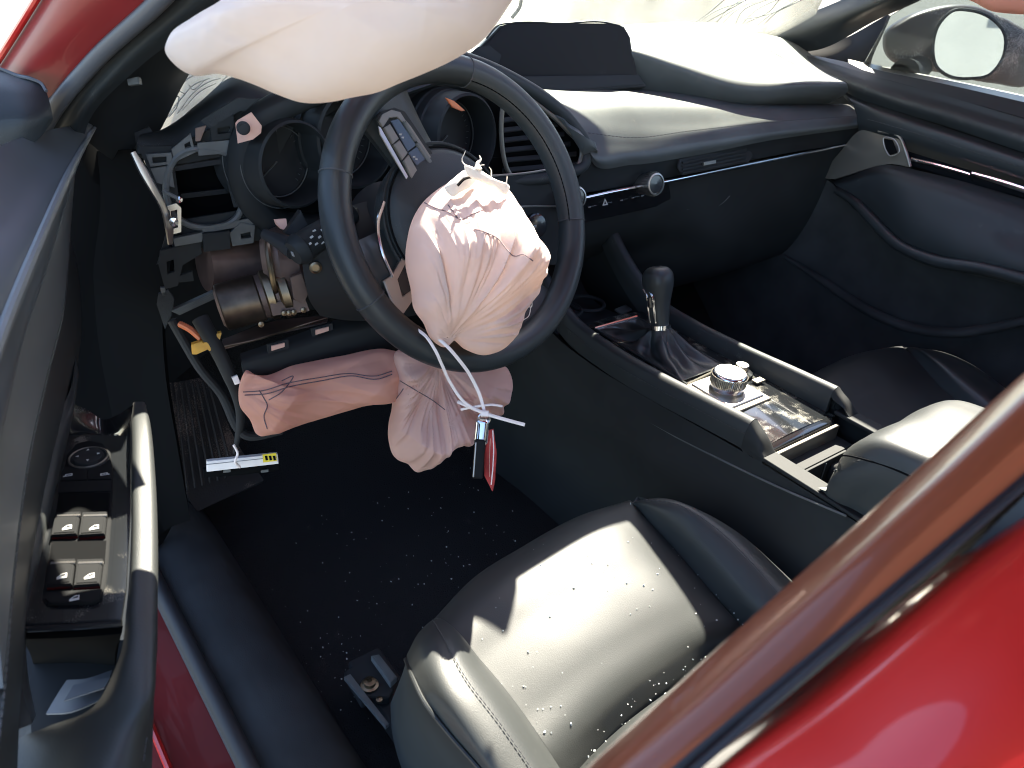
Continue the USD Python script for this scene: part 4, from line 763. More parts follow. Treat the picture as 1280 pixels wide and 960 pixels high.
cu = thing('curtain_airbag', 'large cream curtain airbag hanging across the top of the door opening', 'airbag', (-.1, .64, 1.1))
cn = unit(V(-.30, 1, .10)); cp = at(400, 60, d=.62)
cbag, _ = pillow([(206, 62), (212, 46), (236, 28), (270, 8), (300, -14), (340, -48), (420, -90), (520, -110), (620, -100), (668, -60), (660, -25), (638, 4), (622, 28), (606, 48), (572, 72), (530, 92), (500, 104), (470, 116), (440, 122), (410, 128), (376, 128), (346, 118), (318, 106), (296, 98), (268, 92), (240, 94), (222, 84)], (unit(CAM_POS - cp + V(0, 0, .12)), cp), .05, .03, pleats(31, (-.16, .05), .018, .22, 40, .38, .6, (3, 6, 11)), rings=50, sect=240)
obj('cloth', cbag, 'bag_cream', cu, smooth=60)
for k, px_ in enumerate((340, 470, 600)):
    a = at(px_, -70, d=.62); obj('tether', tube(V(a, a + V(0, -.03, .08), a + V(0, -.06, .2)), .006, 12, 8, flat=.3), 'bag_cream', cu)
cu2 = thing('curtain_airbag', 'blurred pink shape in the corner above the mirror, built as airbag cloth', 'airbag', at(1270, -5, d=1.30))  # read as a fingertip over the lens, built as airbag cloth
obj('cloth', pillow([(1196, -6), (1216, 2), (1240, 14), (1262, 17), (1300, 18), (1380, 10), (1420, -60), (1300, -120), (1220, -80), (1180, -30)], (unit(V(-.5, 1, .2)), at(1260, -20, d=1.28)), .03, .02, creases(41, (0, 0), 3, .003, 1.2), rings=20, sect=100)[0], 'bag_salmon', cu2)

# ================================================================== KEY, TAG, CABLE TIE
tie = thing('cable_tie', 'white nylon cable tie looped over the wheel rim, holding the key', 'cable tie', at(606, 517, d=.93))
def strap(L, w=.0017): return tube(V(*[at(*q[:2], d=q[2]) for q in L]), w, 60, 8, flat=.35, up=CAM_POS - at(600, 480, d=1))
obj('strap', strap([(511, 408, .915), (520, 411, .890), (532, 420, .884), (543, 436, .884), (552, 455, .895), (562, 477, .912), (582, 504, .925), (604, 517, .93)]), 'nylon', tie)
obj('strap', strap([(540, 416, .91), (547, 422, .884), (560, 434, .882), (573, 449, .892), (588, 470, .912), (600, 495, .925), (606, 516, .93)], .0019), 'nylon', tie)
obj('tail', strap([(572, 502, .935), (590, 510, .93), (607, 517, .925), (630, 524, .92), (656, 531, .915)], .0020), 'nylon', tie)
obj('head', rbox((.006, .010, .007), at(606, 517, d=.926), .0015, unit(CAM_POS - at(606, 517, d=1)), CR), 'nylon', tie)
fold = cr(np.array([at(580, 506, d=.935), at(602, 510, d=.93), at(622, 507, d=.935)]), 3)
obj('strap', strap([(576, 512, .94), (596, 508, .93), (616, 506, .935), (628, 508, .945)], .0014), 'nylon', tie)
key = thing('car_key', 'black car key with a chrome end hanging from the cable tie', 'key', at(601, 545, d=.93))
ku = unit(at(597, 600, d=.93) - at(603, 520, d=.93)); kf = unit(unit(CAM_POS - at(600, 560, d=1)) - ku * (unit(CAM_POS - at(600, 560, d=1)) @ ku)); ks = np.cross(ku, kf)
kc = at(602, 540, d=.93)
obj('chrome_cap', rbox((.032, .0165, .012), kc, .0055, ku, ks), 'chrome', key)
obj('key_ring', ring(at(605, 524, d=.93), kf, .0065, .0014, 40, 8), 'chrome', key)
obj('fob', rbox((.046, .0125, .015), at(598.5, 573, d=.93), .003, ku, ks), 'switch', key)
obj('fob_edge', rbox((.040, .002, .016), at(593.5, 574, d=.93), .0008, ku, ks), 'satin', key)
obj('chrome_groove', rbox((.020, .0015, .0128), kc + ks * .003, .0006, ku, ks), 'piano_clean', key)
tg = thing('key_tag', 'red translucent plastic tag hanging beside the car key', 'tag', at(613, 570, d=.93))
tn = unit(V(-.55, .9, .15)); tp = at(613, 570, d=.935)
obj('card', plate([(610, 538), (617, 536), (619, 552), (621, 566), (619, 600), (616, 614), (612, 606), (606, 594), (606, 570), (609, 552)], (unit(kf + ks * .5), tp), .0022, .0008), 'tag_red', tg)
obj('card_edge', tube(V(*[at(a, b, pl=(unit(kf + ks * .5), tp + kf * .003)) for a, b in [(616, 538), (617, 560), (616, 585), (614, 606)]]), .0007, 20, 6), 'nylon', tg)
obj('card_line', tube(V(*[at(a, b, pl=(unit(kf + ks * .5), tp + kf * .003)) for a, b in [(613, 548), (612, 570), (612, 596)]]), .0005, 20, 6), 'pink_metal', tg)

# ================================================================== DRIVER'S SEAT
seat = thing('bucket_seat', 'black leather driver seat with a bright patch of sun on its cushion', 'car seat', (-.3, .38, .3))
def zr(*L): return [V(*[at(q[0], q[1], z=q[2]) for q in r]) for r in L]
dimp = lambda G: -.0005 * (meshkit.fbm(G * 30, 3, 5) - .5)
# centre panel: rows run from the left seam to the right seam, from the front down to the crease
cen = zr([(536, 838, .40), (586, 760, .41), (650, 712, .41), (720, 670, .41), (778, 650, .41)],
         [(540, 800, .47), (590, 740, .475), (655, 696, .475), (724, 658, .475), (786, 634, .475)],
         [(545, 772, .518), (594, 722, .525), (660, 681, .53), (728, 645, .53), (790, 627, .52)],
         [(560, 782, .530), (614, 730, .540), (682, 692, .543), (750, 660, .541), (804, 644, .524)],
         [(604, 828, .520), (668, 776, .530), (738, 738, .532), (806, 706, .529), (846, 690, .510)],
         [(655, 892, .503), (722, 836, .512), (794, 790, .513), (858, 756, .509), (890, 741, .494)],
         [(690, 945, .486), (752, 884, .492), (822, 832, .493), (884, 794, .490), (922, 778, .482)],
         [(702, 966, .470), (764, 905, .470), (836, 851, .470), (898, 812, .468), (936, 794, .466)],
         [(720, 990, .440), (780, 925, .44), (850, 868, .44), (910, 826, .44), (948, 806, .44)])
obj('cushion', skin(cen, 70, 60, .02, toward=(-.4, .4, 2), disp=dimp), 'leather', seat, smooth=60)
# right bolster
rb_ = zr([(789, 634, .512), (797, 636, .52), (804, 644, .522), (846, 690, .508), (890, 741, .492), (926, 780, .478), (955, 812, .46)],
         [(790, 629, .522), (803, 627, .540), (822, 632, .550), (868, 668, .545), (912, 716, .530), (950, 762, .515), (985, 800, .50)],
         [(793, 627, .524), (820, 623, .549), (850, 630, .563), (898, 660, .558), (942, 702, .545), (985, 748, .53), (1030, 796, .515)],
         [(798, 628, .518), (838, 625, .540), (872, 637, .552), (916, 664, .547), (962, 706, .534), (1005, 748, .52), (1060, 800, .505)],
         [(802, 636, .49), (850, 650, .45), (892, 664, .46), (936, 690, .46), (985, 730, .45), (1030, 770, .44), (1085, 820, .43)])
obj('right_bolster', skin(rb_, 40, 60, .015, toward=(-.3, .3, 2), disp=dimp), 'leather', seat, smooth=60)
rs = zr([(806, 624.5, .558), (842, 629, .565), (890, 656, .562), (935, 698, .548), (976, 745, .533)])[0]
obj('stitching', stitches(rs, .0055, .004, .0007), 'thread', seat, kind='stuff')
# left bolster
lb = zr([(549, 780, .515), (553, 778, .524), (561, 783, .531), (604, 828, .521), (655, 892, .504), (692, 948, .487), (725, 1000, .47)],
        [(546, 776, .520), (550, 773, .542), (566, 786, .555), (600, 832, .548), (648, 900, .532), (682, 955, .516), (715, 1010, .50)],
        [(542, 776, .522), (541, 776, .546), (556, 798, .566), (580, 842, .562), (628, 906, .546), (664, 958, .530), (700, 1015, .512)],
        [(534, 784, .516), (524, 792, .544), (532, 816, .562), (556, 866, .560), (594, 928, .544), (632, 983, .528), (670, 1038, .512)],
        [(520, 802, .508), (508, 822, .530), (516, 846, .543), (532, 878, .543), (560, 914, .531), (604, 964, .514), (640, 1022, .497)])
obj('left_bolster', skin(lb, 50, 70, .015, toward=(-.4, .6, 2), disp=dimp), 'leather', seat, smooth=60)
ls = zr([(541, 774, .557), (556, 800, .568), (580, 844, .564), (628, 908, .548), (664, 960, .532), (690, 1000, .52)])[0]
obj('stitching', stitches(ls, .0055, .004, .0007), 'thread', seat, kind='stuff')
lp2 = zr([(507, 824, .531), (516, 848, .544), (532, 880, .544), (560, 916, .532), (604, 966, .515)])[0]
obj('piping', tube(lp2, .0022, 60, 8), 'leather_smooth', seat)
obj('side_trim', skin(zr([(508, 826, .524), (516, 850, .535), (532, 882, .535), (560, 918, .522), (604, 968, .507)], [(500, 850, .44), (504, 880, .445), (518, 920, .44), (545, 965, .435), (590, 1020, .425)], [(488, 880, .37), (490, 915, .37), (502, 960, .365), (530, 1010, .36), (570, 1070, .355)]), 20, 40, .01, toward=(-.3, 1.5, .8)), 'plastic', seat)
ft = obj('front_skirt', skin([cen[0], cen[0] + V(0, 0, -.05), cen[0] + V(-.02, 0, -.12)], 8, 30, .008, toward=(1, .5, .5)), 'black', seat)
# backrest foot, its lit strip shows between cushion and pillar
bk = zr([(700, 985, .455), (764, 920, .460), (838, 862, .462), (902, 820, .462), (945, 798, .462)],
        [(712, 982, .472), (772, 914, .485), (846, 857, .487), (908, 815, .487), (952, 792, .485)],
        [(724, 1000, .51), (784, 930, .53), (858, 870, .532), (922, 822, .532), (966, 796, .53)],
        [(740, 1060, .58), (812, 990, .62), (892, 920, .62), (960, 860, .62), (1010, 820, .61)])
bk.append(bk[-1] + V(-.06, 0, .2)); bk.append(bk[-1] + V(-.08, 0, .2))
obj('backrest', skin(bk, 40, 50, .06, toward=(1, .4, 1.2), disp=dimp), 'leather', seat, smooth=60)
# seat rail
rl = obj('seat_rail', rbox((.42, .045, .03), V(-.27, .585, .318), .004), 'black', seat)
obj('rail_end', plate([(430, 848), (468, 826), (492, 866), (486, 880), (462, 880), (452, 886)], (V(0, 0, 1), at(460, 860, z=.335)), .012, .002, .002), 'plastic', seat)
obj('rail_lip', plate([(464, 826), (474, 824), (496, 852), (488, 860)], (V(0, 0, 1), at(480, 840, z=.347)), .010, .002), 'grey_plastic', seat)
obj('rail_lip', plate([(430, 850), (438, 846), (486, 908), (482, 912), (462, 888)], (V(0, 0, 1), at(460, 880, z=.346)), .006, .001), 'grey_plastic', seat)
bo = obj('bolt', lathe([(0, 0), (.011, 0), (.011, .002), (.0075, .003), (.0075, .008), (.003, .009), (.003, .006), (0, .006)], at(462, 857, z=.348), V(0, 0, 1), 24), 'steel', seat)
obj('bolt', lathe([(0, 0), (.004, 0), (.004, .003), (0, .004)], at(474, 876, z=.348), V(0, 0, 1), 14), 'steel', seat)

# ================================================================== PASSENGER SEAT
ps = thing('bucket_seat', 'black leather passenger seat in shade beyond the centre console', 'car seat', (-.3, -.38, .3))
pc = zr([(1000, 500, .44), (1040, 475, .44), (1090, 452, .44), (1150, 445, .44)],
        [(1010, 470, .51), (1040, 455, .52), (1080, 441, .52), (1130, 435, .515)],
        [(1020, 474, .53), (1055, 458, .535), (1100, 446, .535), (1142, 446, .52)],
        [(1050, 520, .53), (1095, 500, .53), (1145, 486, .53), (1178, 486, .515)],
        [(1100, 600, .51), (1160, 570, .51), (1220, 548, .51), (1250, 545, .50)],
        [(1150, 680, .48), (1230, 650, .48), (1300, 620, .48), (1330, 610, .47)])
obj('cushion', skin(pc, 40, 40, .02, toward=(-.4, -.4, 2), disp=dimp), 'leather_smooth', ps, smooth=60)
pb = zr([(1120, 440, .47), (1132, 436, .515), (1143, 447, .520), (1179, 487, .514), (1250, 545, .50), (1330, 610, .47)],
        [(1135, 438, .50), (1148, 435, .535), (1166, 446, .545), (1206, 480, .54), (1275, 535, .52), (1360, 600, .50)],
        [(1150, 440, .49), (1172, 439, .535), (1194, 451, .545), (1236, 483, .54), (1300, 530, .52), (1390, 590, .50)],
        [(1160, 455, .43), (1190, 452, .46), (1220, 466, .46), (1262, 500, .45), (1330, 550, .44), (1410, 610, .43)])
obj('bolster', skin(pb, 30, 40, .015, toward=(-.3, -.4, 2), disp=dimp), 'leather_smooth', ps, smooth=60)
pk2 = [pc[-1] + V(0, 0, .0), pc[-1] + V(-.04, 0, .15), pc[-1] + V(-.12, 0, .45)]
obj('backrest', skin(pk2, 20, 24, .06, toward=(1, -.4, 1.2)), 'leather_smooth', ps, smooth=60)

# ================================================================== CENTRE CONSOLE
con = thing('centre_console', 'black centre console with two padded rails and dusty gloss trim', 'console', (-.05, 0, .5))
xs = V(.40, .30, .22, .14, .05, -.05, -.15, -.222)
def rail(s, zz):
    C_ = []
    prof = [(.010, -.040), (.008, -.013), (.003, -.002), (-.004, .001), (-.011, -.002), (-.014, -.010), (-.015, -.05)]     # (outward, up)
    for o, h in prof: C_.append([V(x, s * (.100 + o + w_), z + h) for x, z, w_ in zip(xs, zz, V(.0, .0, .0, .0, 0, 0, 0, 0))])
    return C_
for s, zz in ((1, V(.86, .74, .665, .622, .612, .614, .622, .628)), (-1, V(.84, .73, .66, .618, .610, .612, .618, .622))):
    R_ = rail(s, zz); obj('rail', skin(R_, 36, 60, .006, toward=(-.1, 0, 3)), 'soft', con, smooth=50)
    x0, z0 = -.2215, zz[-1]
    e = [V(x0, s * .085, z0 - .012), V(x0, s * .089, z0 - .002), V(x0, s * .096, z0 + .001), V(x0, s * .103, z0 - .002), V(x0, s * .108, z0 - .015), V(x0, s * .110, z0 - .040)]
    f_ = [V(x0 - .004, q[1], q[2] - .003) for q in e]; g_ = [V(x0 - .036, q[1], .594 - (.012 if i == 5 else 0)) for i, q in enumerate(e)]
    obj('rail_end', skin([e, f_, [(a * .5 + b_ * .5) + V(-.003, 0, .002) for a, b_ in zip(f_, g_)], g_], 14, 16, .004, toward=(-2, s * .0, 1)), 'plastic', con)
    st_ = V(*[V(x, s * .1085, z - .017) for x, z in zip(xs[3:], zz[3:])]); obj('stitching', stitches(st_ + V(0, s * .0022, 0), .007, .005, .0007), 'thread', con, kind='stuff')
# outer flanks
for s in (1, -1):
    X2 = V(.50, .38, .28, .18, .08, -.02, -.12, -.22, -.30, -.45, -.65)
    top = V(.80, .76, .66, .585, .572, .574, .580, .586, .588, .588, .588)
    fl2 = [[V(x, s * .110, z - .002) for x, z in zip(X2, top)], [V(x, s * .116, z - .035) for x, z in zip(X2, top)], [V(x, s * .126, min(z - .04, .50)) for x, z in zip(X2, top)], [V(x, s * .134, .38) for x in X2], [V(x, s * .150, .25) for x in X2]]
    obj('side_panel', skin(fl2, 24, 50, .006, toward=(-.1, s * 3, .5)), 'plastic', con)
sm_ = V(*[at(a, b, y=.1145) for a, b in [(694, 452), (760, 497), (830, 538), (900, 574), (980, 612), (1058, 645)]])
obj('panel_seam', tube(sm_, .0016, 50, 6), 'grey_plastic', con)
# trim deck
deck = obj('trim_deck', skin([[V(x, .089, .583) for x in (.16, .05, -.08, -.18, -.235)], [V(x, .04, .588) for x in (.16, .05, -.08, -.18, -.235)], [V(x, -.04, .588) for x in (.16, .05, -.08, -.18, -.235)], [V(x, -.089, .583) for x in (.16, .05, -.08, -.18, -.235)]], 16, 24, .004, toward=(0, 0, 3)), 'piano_dusty', con)
obj('deck_lip', skin([[V(-.232, y, .5885 - .4 * y * y) for y in (-.075, -.03, .03, .075)], [V(-.243, y, .584 - .4 * y * y) for y in (-.075, -.03, .03, .075)], [V(-.246, y, .574) for y in (-.075, -.03, .03, .075)]], 8, 16, .003, toward=(-1, 0, 2)), 'piano', con)
obj('front_tray', skin([[V(.16, y, .582) for y in (.085, 0, -.085)], [V(.20, y, .56) for y in (.085, 0, -.085)], [V(.30, y, .56) for y in (.085, 0, -.085)], [V(.36, y, .62) for y in (.085, 0, -.085)]], 16, 12, .006, toward=(0, 0, 3)), 'black', con)
for yy in (.025, -.03): obj('cup_ring', ring(V(.245, yy, .575), V(0, 0, 1), .032, .0035, 40, 8), 'plastic', con)
obj('tray_glint', plate([(768, 388), (782, 382), (790, 388), (776, 394)], (V(0, 0, 1), at(778, 388, z=.572)), .003, .001), 'grey_plastic', con)
# gear gate
gt = V(V(.135, .052, .5915), V(.135, -.045, .5915), V(-.062, -.045, .5915), V(-.072, .052, .5915))
obj('gate_trim', tube(V(gt[0], gt[1]), .0035, 2, 8), 'chrome', con)
obj('gate_trim', tube(V(gt[0], gt[3]), .0022, 2, 8), 'plastic', con)
obj('gate_trim', tube(V(gt[1], gt[2]), .0022, 2, 8), 'plastic', con)
obj('gate_trim', tube(V(gt[3], gt[2]), .0022, 2, 8), 'bronze', con)
ind = obj('gear_indicator', rbox((.15, .018, .003), V(.03, .066, .5895), .001), 'piano_clean', con)
for k, ch in enumerate('PRNDM'):
    obj('gear_letter', text_on(ch, .0062, V(.082 - .024 * k, .0685, .5915), V(0, -1, 0), V(1, 0, 0)), 'white_mark', ind, smooth=False)
# rotary controller
cmd = thing('rotary_controller', 'silver topped rotary control knob on a square plate', 'control knob', (-.113, .012, .59))
obj('base_plate', rbox((.078, .074, .007), V(-.115, .012, .5915), .003), 'satin', cmd)
obj('base_frame', rbox((.092, .088, .004), V(-.117, .012, .590), .0018), 'bronze', cmd)
rk = obj('knob', lathe([(0, 0), (.0225, 0), (.0235, .004), (.0255, .006), (.0262, .010), (.0262, .023), (.0250, .0260), (.0235, .0272), (0, .0276)], V(-.113, .012, .5945), V(0, 0, 1), 64), 'chrome', cmd)
obj('knob_top', lathe([(0, .0275), (.0232, .0274), (.0225, .0285), (0, .0290)], V(-.113, .012, .5945), V(0, 0, 1), 48), 'satin', rk)
for k in range(60):
    a = 2 * np.pi * k / 60; e = V(-.113 + .0263 * math.cos(a), .012 + .0263 * math.sin(a), .6045); obj('knurl', tube([e, e + V(0, 0, .014)], .0006, 2, 4), 'bronze', rk)
vk = thing('volume_knob', 'small silver volume knob beside the rotary controller', 'control knob', (-.09, -.055, .59))
obj('base', lathe([(0, 0), (.019, 0), (.018, .003), (0, .003)], V(-.088, -.052, .590), V(0, 0, 1), 40), 'piano_clean', vk)
obj('knob', lathe([(0, 0), (.0095, 0), (.0105, .003), (.0105, .012), (.0095, .0135), (0, .014)], V(-.088, -.052, .5925), V(0, 0, 1), 40), 'satin', vk)
obj('button', rbox((.012, .02, .003), V(-.063, -.05, .591), .001), 'piano_clean', con)
obj('button', rbox((.012, .02, .003), V(-.118, -.058, .591), .001), 'bronze', con)
# storage recess between rails and armrest
for s in (1, -1): obj('ledge', rbox((.20, .028, .006), V(-.335, s * .096, .5905), .002), 'plastic', con)
obj('recess_wall', rbox((.006, .15, .028), V(-.2505, 0, .5675), .0015), 'bronze', con)
obj('recess_step', rbox((.030, .165, .006), V(-.262, 0, .5560), .001), 'plastic', con)
bx_ = obj('recess_face', rbox((.004, .165, .075), V(-.279, 0, .52), .001), 'plastic', con)
obj('face_line', rbox((.0015, .002, .07), V(-.2818, -.012, .52), .0004), 'grey_plastic', bx_)
so_ = obj('socket', rbox((.012, .040, .040), V(-.285, -.045, .528), .006), 'black', con)
obj('socket_lid', rbox((.004, .030, .030), V(-.292, -.045, .528), .0015), 'plastic', so_)
obj('port_icon', rbox((.001, .007, .009), V(-.2815, .010, .530), .0004), 'white_mark', bx_)
obj('recess_floor', rbox((.10, .165, .004), V(-.33, 0, .50), .001), 'plastic', con)
# ---- gear lever
gl = thing('gear_lever', 'black leather gear lever with a pleated boot and chrome collar', 'gear lever', (.04, 0, .59))
tp_, bp_ = V(.067, 0, .706), V(.043, .002, .630); gd = unit(tp_ - bp_)
ky = V(0, 1, 0)
C_ = []
secs = [(-.004, .0165, .0140), (.010, .0175, .0155), (.035, .0200, .0185), (.055, .0250, .0225), (.070, .0275, .0245), (.081, .0255, .0225), (.089, .0175, .0155), (.0915, .005, .005)]
gx = unit(np.cross(ky, gd))
ang = np.linspace(0, 2 * np.pi, 33)
Gk = np.array([[bp_ + gd * h + (a_ * math.cos(q) * (abs(math.cos(q)) ** -.25 if abs(math.cos(q)) > 1e-3 else 0)) * gx * .85 + b_ * math.sin(q) * (abs(math.sin(q)) ** -.2 if abs(math.sin(q)) > 1e-3 else 0) * ky * .92 for q in ang] for h, a_, b_ in secs])
obj('knob', skin(list(Gk), 40, 66, .002, toward=CAM_POS), 'leather_smooth', gl, smooth=60)
obj('collar', tube(V(bp_ - gd * .008, bp_ - gd * .001), .0172, 2, 32), 'chrome', gl)
btn = V(bp_ + gd * .004 + ky * .0150 - gx * .004, bp_ + gd * .030 + ky * .0172 - gx * .004, bp_ + gd * .050 + ky * .0195 - gx * .003, bp_ + gd * .058 + ky * .0195 + gx * .004)
obj('release_trim', tube(btn - gx * .002, [.0012, .002, .002, .001], 30, 8), 'chrome', gl)
obj('release_trim', tube(btn + gx * .010, [.0012, .002, .002, .001], 30, 8), 'chrome', gl)
obj('release_button', tube(V(bp_ + gd * .030 + ky * .0145 + gx * .002, bp_ + gd * .046 + ky * .0155 + gx * .002), .006, 6, 12), 'piano_clean', gl)
# boot: pleated cloth from gate to collar
ba = []
for h, k in ((0, 0), (.25, .35), (.55, .68), (.8, .88), (1, 1)):
    row = []
    for q in np.linspace(0, 2 * np.pi, 49):
        c_, s_ = math.cos(q), math.sin(q); rr = 1 / max(abs(c_), abs(s_)); base = V(.034 + .095 * c_ * rr, .003 + .045 * s_ * rr, .592); topp = bp_ - gd * .006 + .0165 * (c_ * gx + s_ * ky)
        p = base * (1 - k) + topp * k; p = p + V(0, 0, -.012 * math.sin(math.pi * h) * (1 + .6 * math.cos(7 * q))) + .0045 * math.sin(math.pi * h) * V(c_, s_, 0) * math.sin(9 * q + 4 * h); row.append(p)
    ba.append(np.array(row))
obj('boot', skin(ba, 30, 140, .001, toward=(0, 0, 3)), 'leather_smooth', gl, smooth=50)
# ---- armrest
ar = thing('armrest', 'padded leather armrest lid in full sun behind the console recess', 'armrest', (-.5, 0, .6))
prof_x = V(-.342, -.347, -.375, -.43, -.52, -.64)
top_z = V(.600, .655, .688, .700, .702, .700)
rowsA = []
for y, dz, dx in ((.099, -.120, 0), (.100, -.022, .002), (.092, -.006, .002), (.06, .001, .0), (0, .004, -.004), (-.06, .001, 0), (-.092, -.006, .002), (-.100, -.022, .002), (-.099, -.120, 0)):
    rowsA.append([V(x + dx - .10 * max(0, abs(y) - .06), y, z + dz * (0 if i == 0 else 1) - (0 if i else .0)) for i, (x, z) in enumerate(zip(prof_x, top_z))])
obj('lid', skin(rowsA, 60, 50, .01, toward=(-.5, 0, 3)), 'leather', ar, smooth=60)
obj('lid_base', rbox((.34, .19, .05), V(-.53, 0, .618), .012), 'plastic', ar)
stt = V(*[V(x, .1005, z - .028) for x, z in zip(prof_x[1:], top_z[1:])]); obj('stitching', stitches(stt + V(0, .001, 0), .007, .005, .0008), 'thread', ar, kind='stuff')
obj('lid_seam', tube(V(V(-.342, .09, .64), V(-.352, .100, .652), V(-.40, .1015, .668), V(-.52, .1015, .672), V(-.64, .1015, .67)), .0012, 40, 6), 'void', ar)

# ================================================================== DRIVER'S DOOR (open)
dd = thing('driver_door', 'open driver door with padded trim, switch panel and grip handle at left', 'car door', (.1, .9, .7))
def zl(*L): return [V(*[at(q[0], q[1], z=q[2]) for q in r]) for r in L]
tops = zl([(128, 150, .925), (40, 168, .95), (-90, 230, .97), (-190, 330, .97), (-260, 500, .97)],
          [(124, 152, .925), (70, 185, .935), (10, 262, .94), (-60, 370, .945), (-130, 520, .945)],
          [(121, 154, .922), (92, 206, .924), (50, 300, .925), (5, 410, .925), (-40, 540, .925)],
          [(118, 158, .914), (90, 222, .912), (56, 318, .912), (20, 425, .912), (-14, 560, .912)],
          [(112, 170, .89), (88, 235, .893), (60, 330, .895), (28, 430, .895), (-2, 560, .895)])
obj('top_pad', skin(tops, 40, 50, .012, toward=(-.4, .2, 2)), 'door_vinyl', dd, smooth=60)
mid = zl([(94, 216, .889), (84, 250, .890), (60, 332, .892), (28, 432, .892), (-2, 562, .892)],
         [(91, 252, .858), (83, 290, .855), (72, 345, .85), (44, 440, .85), (14, 560, .85), (-8, 700, .85)],
         [(88, 292, .815), (85, 335, .808), (80, 380, .80), (58, 470, .80), (34, 580, .80), (16, 720, .80), (4, 860, .80)])
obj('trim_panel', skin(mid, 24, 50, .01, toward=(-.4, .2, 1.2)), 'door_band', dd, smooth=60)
low = zl([(88, 294, .814), (85, 337, .807), (81, 382, .798), (60, 472, .797), (36, 582, .796), (18, 722, .796), (6, 862, .796), (-10, 1000, .796)],
         [(95, 325, .782), (95, 370, .772), (92, 420, .765), (74, 500, .765), (52, 600, .76), (34, 730, .755), (26, 860, .75), (10, 1000, .75)],
         [(101, 365, .745), (102, 408, .733), (98, 450, .73), (86, 510, .73), (62, 610, .728), (36, 740, .722), (30, 800, .72), (20, 1000, .72)])
obj('stitched_panel', skin(low, 20, 50, .008, toward=(-.4, .2, 1.2)), 'leather', dd, smooth=60)
obj('stitching', stitches(low[0] + (CAM_POS - low[0]) * .004, .006, .0045, .0007), 'thread', dd, kind='stuff')
# sunlit rim of the top pad, painted in as a paler strip
obj('pad_edge_highlight', tube(tops[2] + (CAM_POS - tops[2]) * .003, [.002, .004, .0045, .004], 60, 10), 'door_band', dd)
# mirror sail cover
SN = unit(V(-.8, -.1, .5)); SP = at(30, 140, d=.80)
obj('sail_cover', skin([V(*[at(-60, 78, d=.82), at(0, 84, d=.82), at(22, 92, d=.815), at(42, 97, d=.81), at(54, 104, d=.81)]), V(*[at(-60, 120, d=.775), at(0, 118, d=.78), at(30, 120, d=.785), at(52, 122, d=.795), at(62, 128, d=.80)]), V(*[at(-60, 160, d=.765), at(0, 156, d=.77), at(34, 152, d=.777), at(56, 148, d=.79), at(66, 148, d=.80)]), V(*[at(-60, 200, d=.775), at(0, 194, d=.78), at(30, 186, d=.785), at(50, 172, d=.795), at(65, 152, d=.805)])], 24, 30, .02), 'soft', dd, smooth=60)
obj('sail_edge', tube(V(*[at(-50, 80, d=.815), at(0, 86, d=.815), at(22, 95, d=.81), at(38, 98.5, d=.805), at(50, 103, d=.805), at(58, 114, d=.80)]), .0016, 40, 6), 'rubber_grey', dd)
# armrest body with the switch panel
arm = zl([(64, 542, .738), (72, 505, .752), (86, 498, .755), (94, 500, .745)],
         [(40, 640, .738), (56, 600, .752), (66, 560, .755), (78, 548, .742)],
         [(16, 760, .738), (34, 720, .752), (44, 660, .755), (54, 640, .742)])
armb = [V(*[at(94, 440, z=.745), at(90, 480, z=.748), at(74, 520, z=.748), at(56, 600, z=.745), at(40, 690, z=.742), at(24, 780, z=.740), at(28, 860, z=.735), at(40, 905, z=.72)]),
        V(*[at(98, 470, z=.742), at(94, 496, z=.746), at(82, 535, z=.742), at(66, 610, z=.738), at(48, 700, z=.735), at(30, 784, z=.732), at(33, 850, z=.728), at(42, 900, z=.715)]),
        V(*[at(94, 500, z=.735), at(92, 516, z=.738), at(85, 548, z=.732), at(70, 620, z=.728), at(52, 705, z=.725), at(33, 788, z=.722), at(36, 850, z=.715), at(45, 895, z=.70)])]
obj('armrest_edge', skin(armb, 14, 50, .008, toward=(-.4, .2, 2)), 'leather', dd, smooth=60)
gp = zl([(166, 504, .73), (171, 502, .738), (177, 502, .738), (182, 508, .725)],
        [(163, 530, .735), (169, 520, .748), (179, 520, .748), (187, 530, .725)],
        [(164, 600, .735), (170, 596, .748), (184, 596, .747), (191, 602, .718)],
        [(163, 690, .733), (170, 686, .745), (185, 686, .744), (194, 694, .71)],
        [(158, 760, .731), (166, 756, .742), (184, 758, .741), (194, 766, .705)],
        [(146, 830, .728), (158, 822, .738), (182, 824, .738), (193, 832, .70)],
        [(118, 882, .718), (140, 876, .730), (176, 880, .732), (192, 890, .695)],
        [(60, 908, .705), (100, 906, .718), (160, 930, .722), (190, 960, .69)],
        [(10, 930, .700), (70, 950, .712), (140, 990, .716), (188, 1040, .685)],
        [(-40, 1000, .695), (30, 1040, .705), (120, 1080, .71), (186, 1120, .68)])
obj('grip', skin(gp, 90, 24, .012, toward=(-.2, .5, 2)), 'leather', dd, smooth=60)
gs = V(*[r[2] * .35 + r[3] * .65 for r in gp[:8]]); obj('stitching', stitches(gs + (CAM_POS - gs) * .006, .0055, .0045, .0007), 'thread', dd, kind='stuff')
obj('grip_outer', skin([V(*[r[3] for r in gp]), V(*[r[3] + V(0, .012, -.06) for r in gp]), V(*[r[3] + V(0, .045, -.14) for r in gp])], 14, 60, .01, toward=(0, -1, .7)), 'soft', dd)
obj('armrest_front', skin(zl([(92, 504, .735), (112, 514, .728), (128, 524, .722), (144, 520, .728), (166, 506, .735)], [(84, 530, .732), (108, 540, .722), (126, 544, .716), (144, 542, .722), (164, 530, .735)], [(80, 548, .729), (106, 546, .727), (126, 546, .727), (146, 547, .728), (165, 549, .731)]), 12, 24, .006, toward=(-.3, .5, 2)), 'piano', dd)
pn = V(0, 0, 1); PZ = .7275
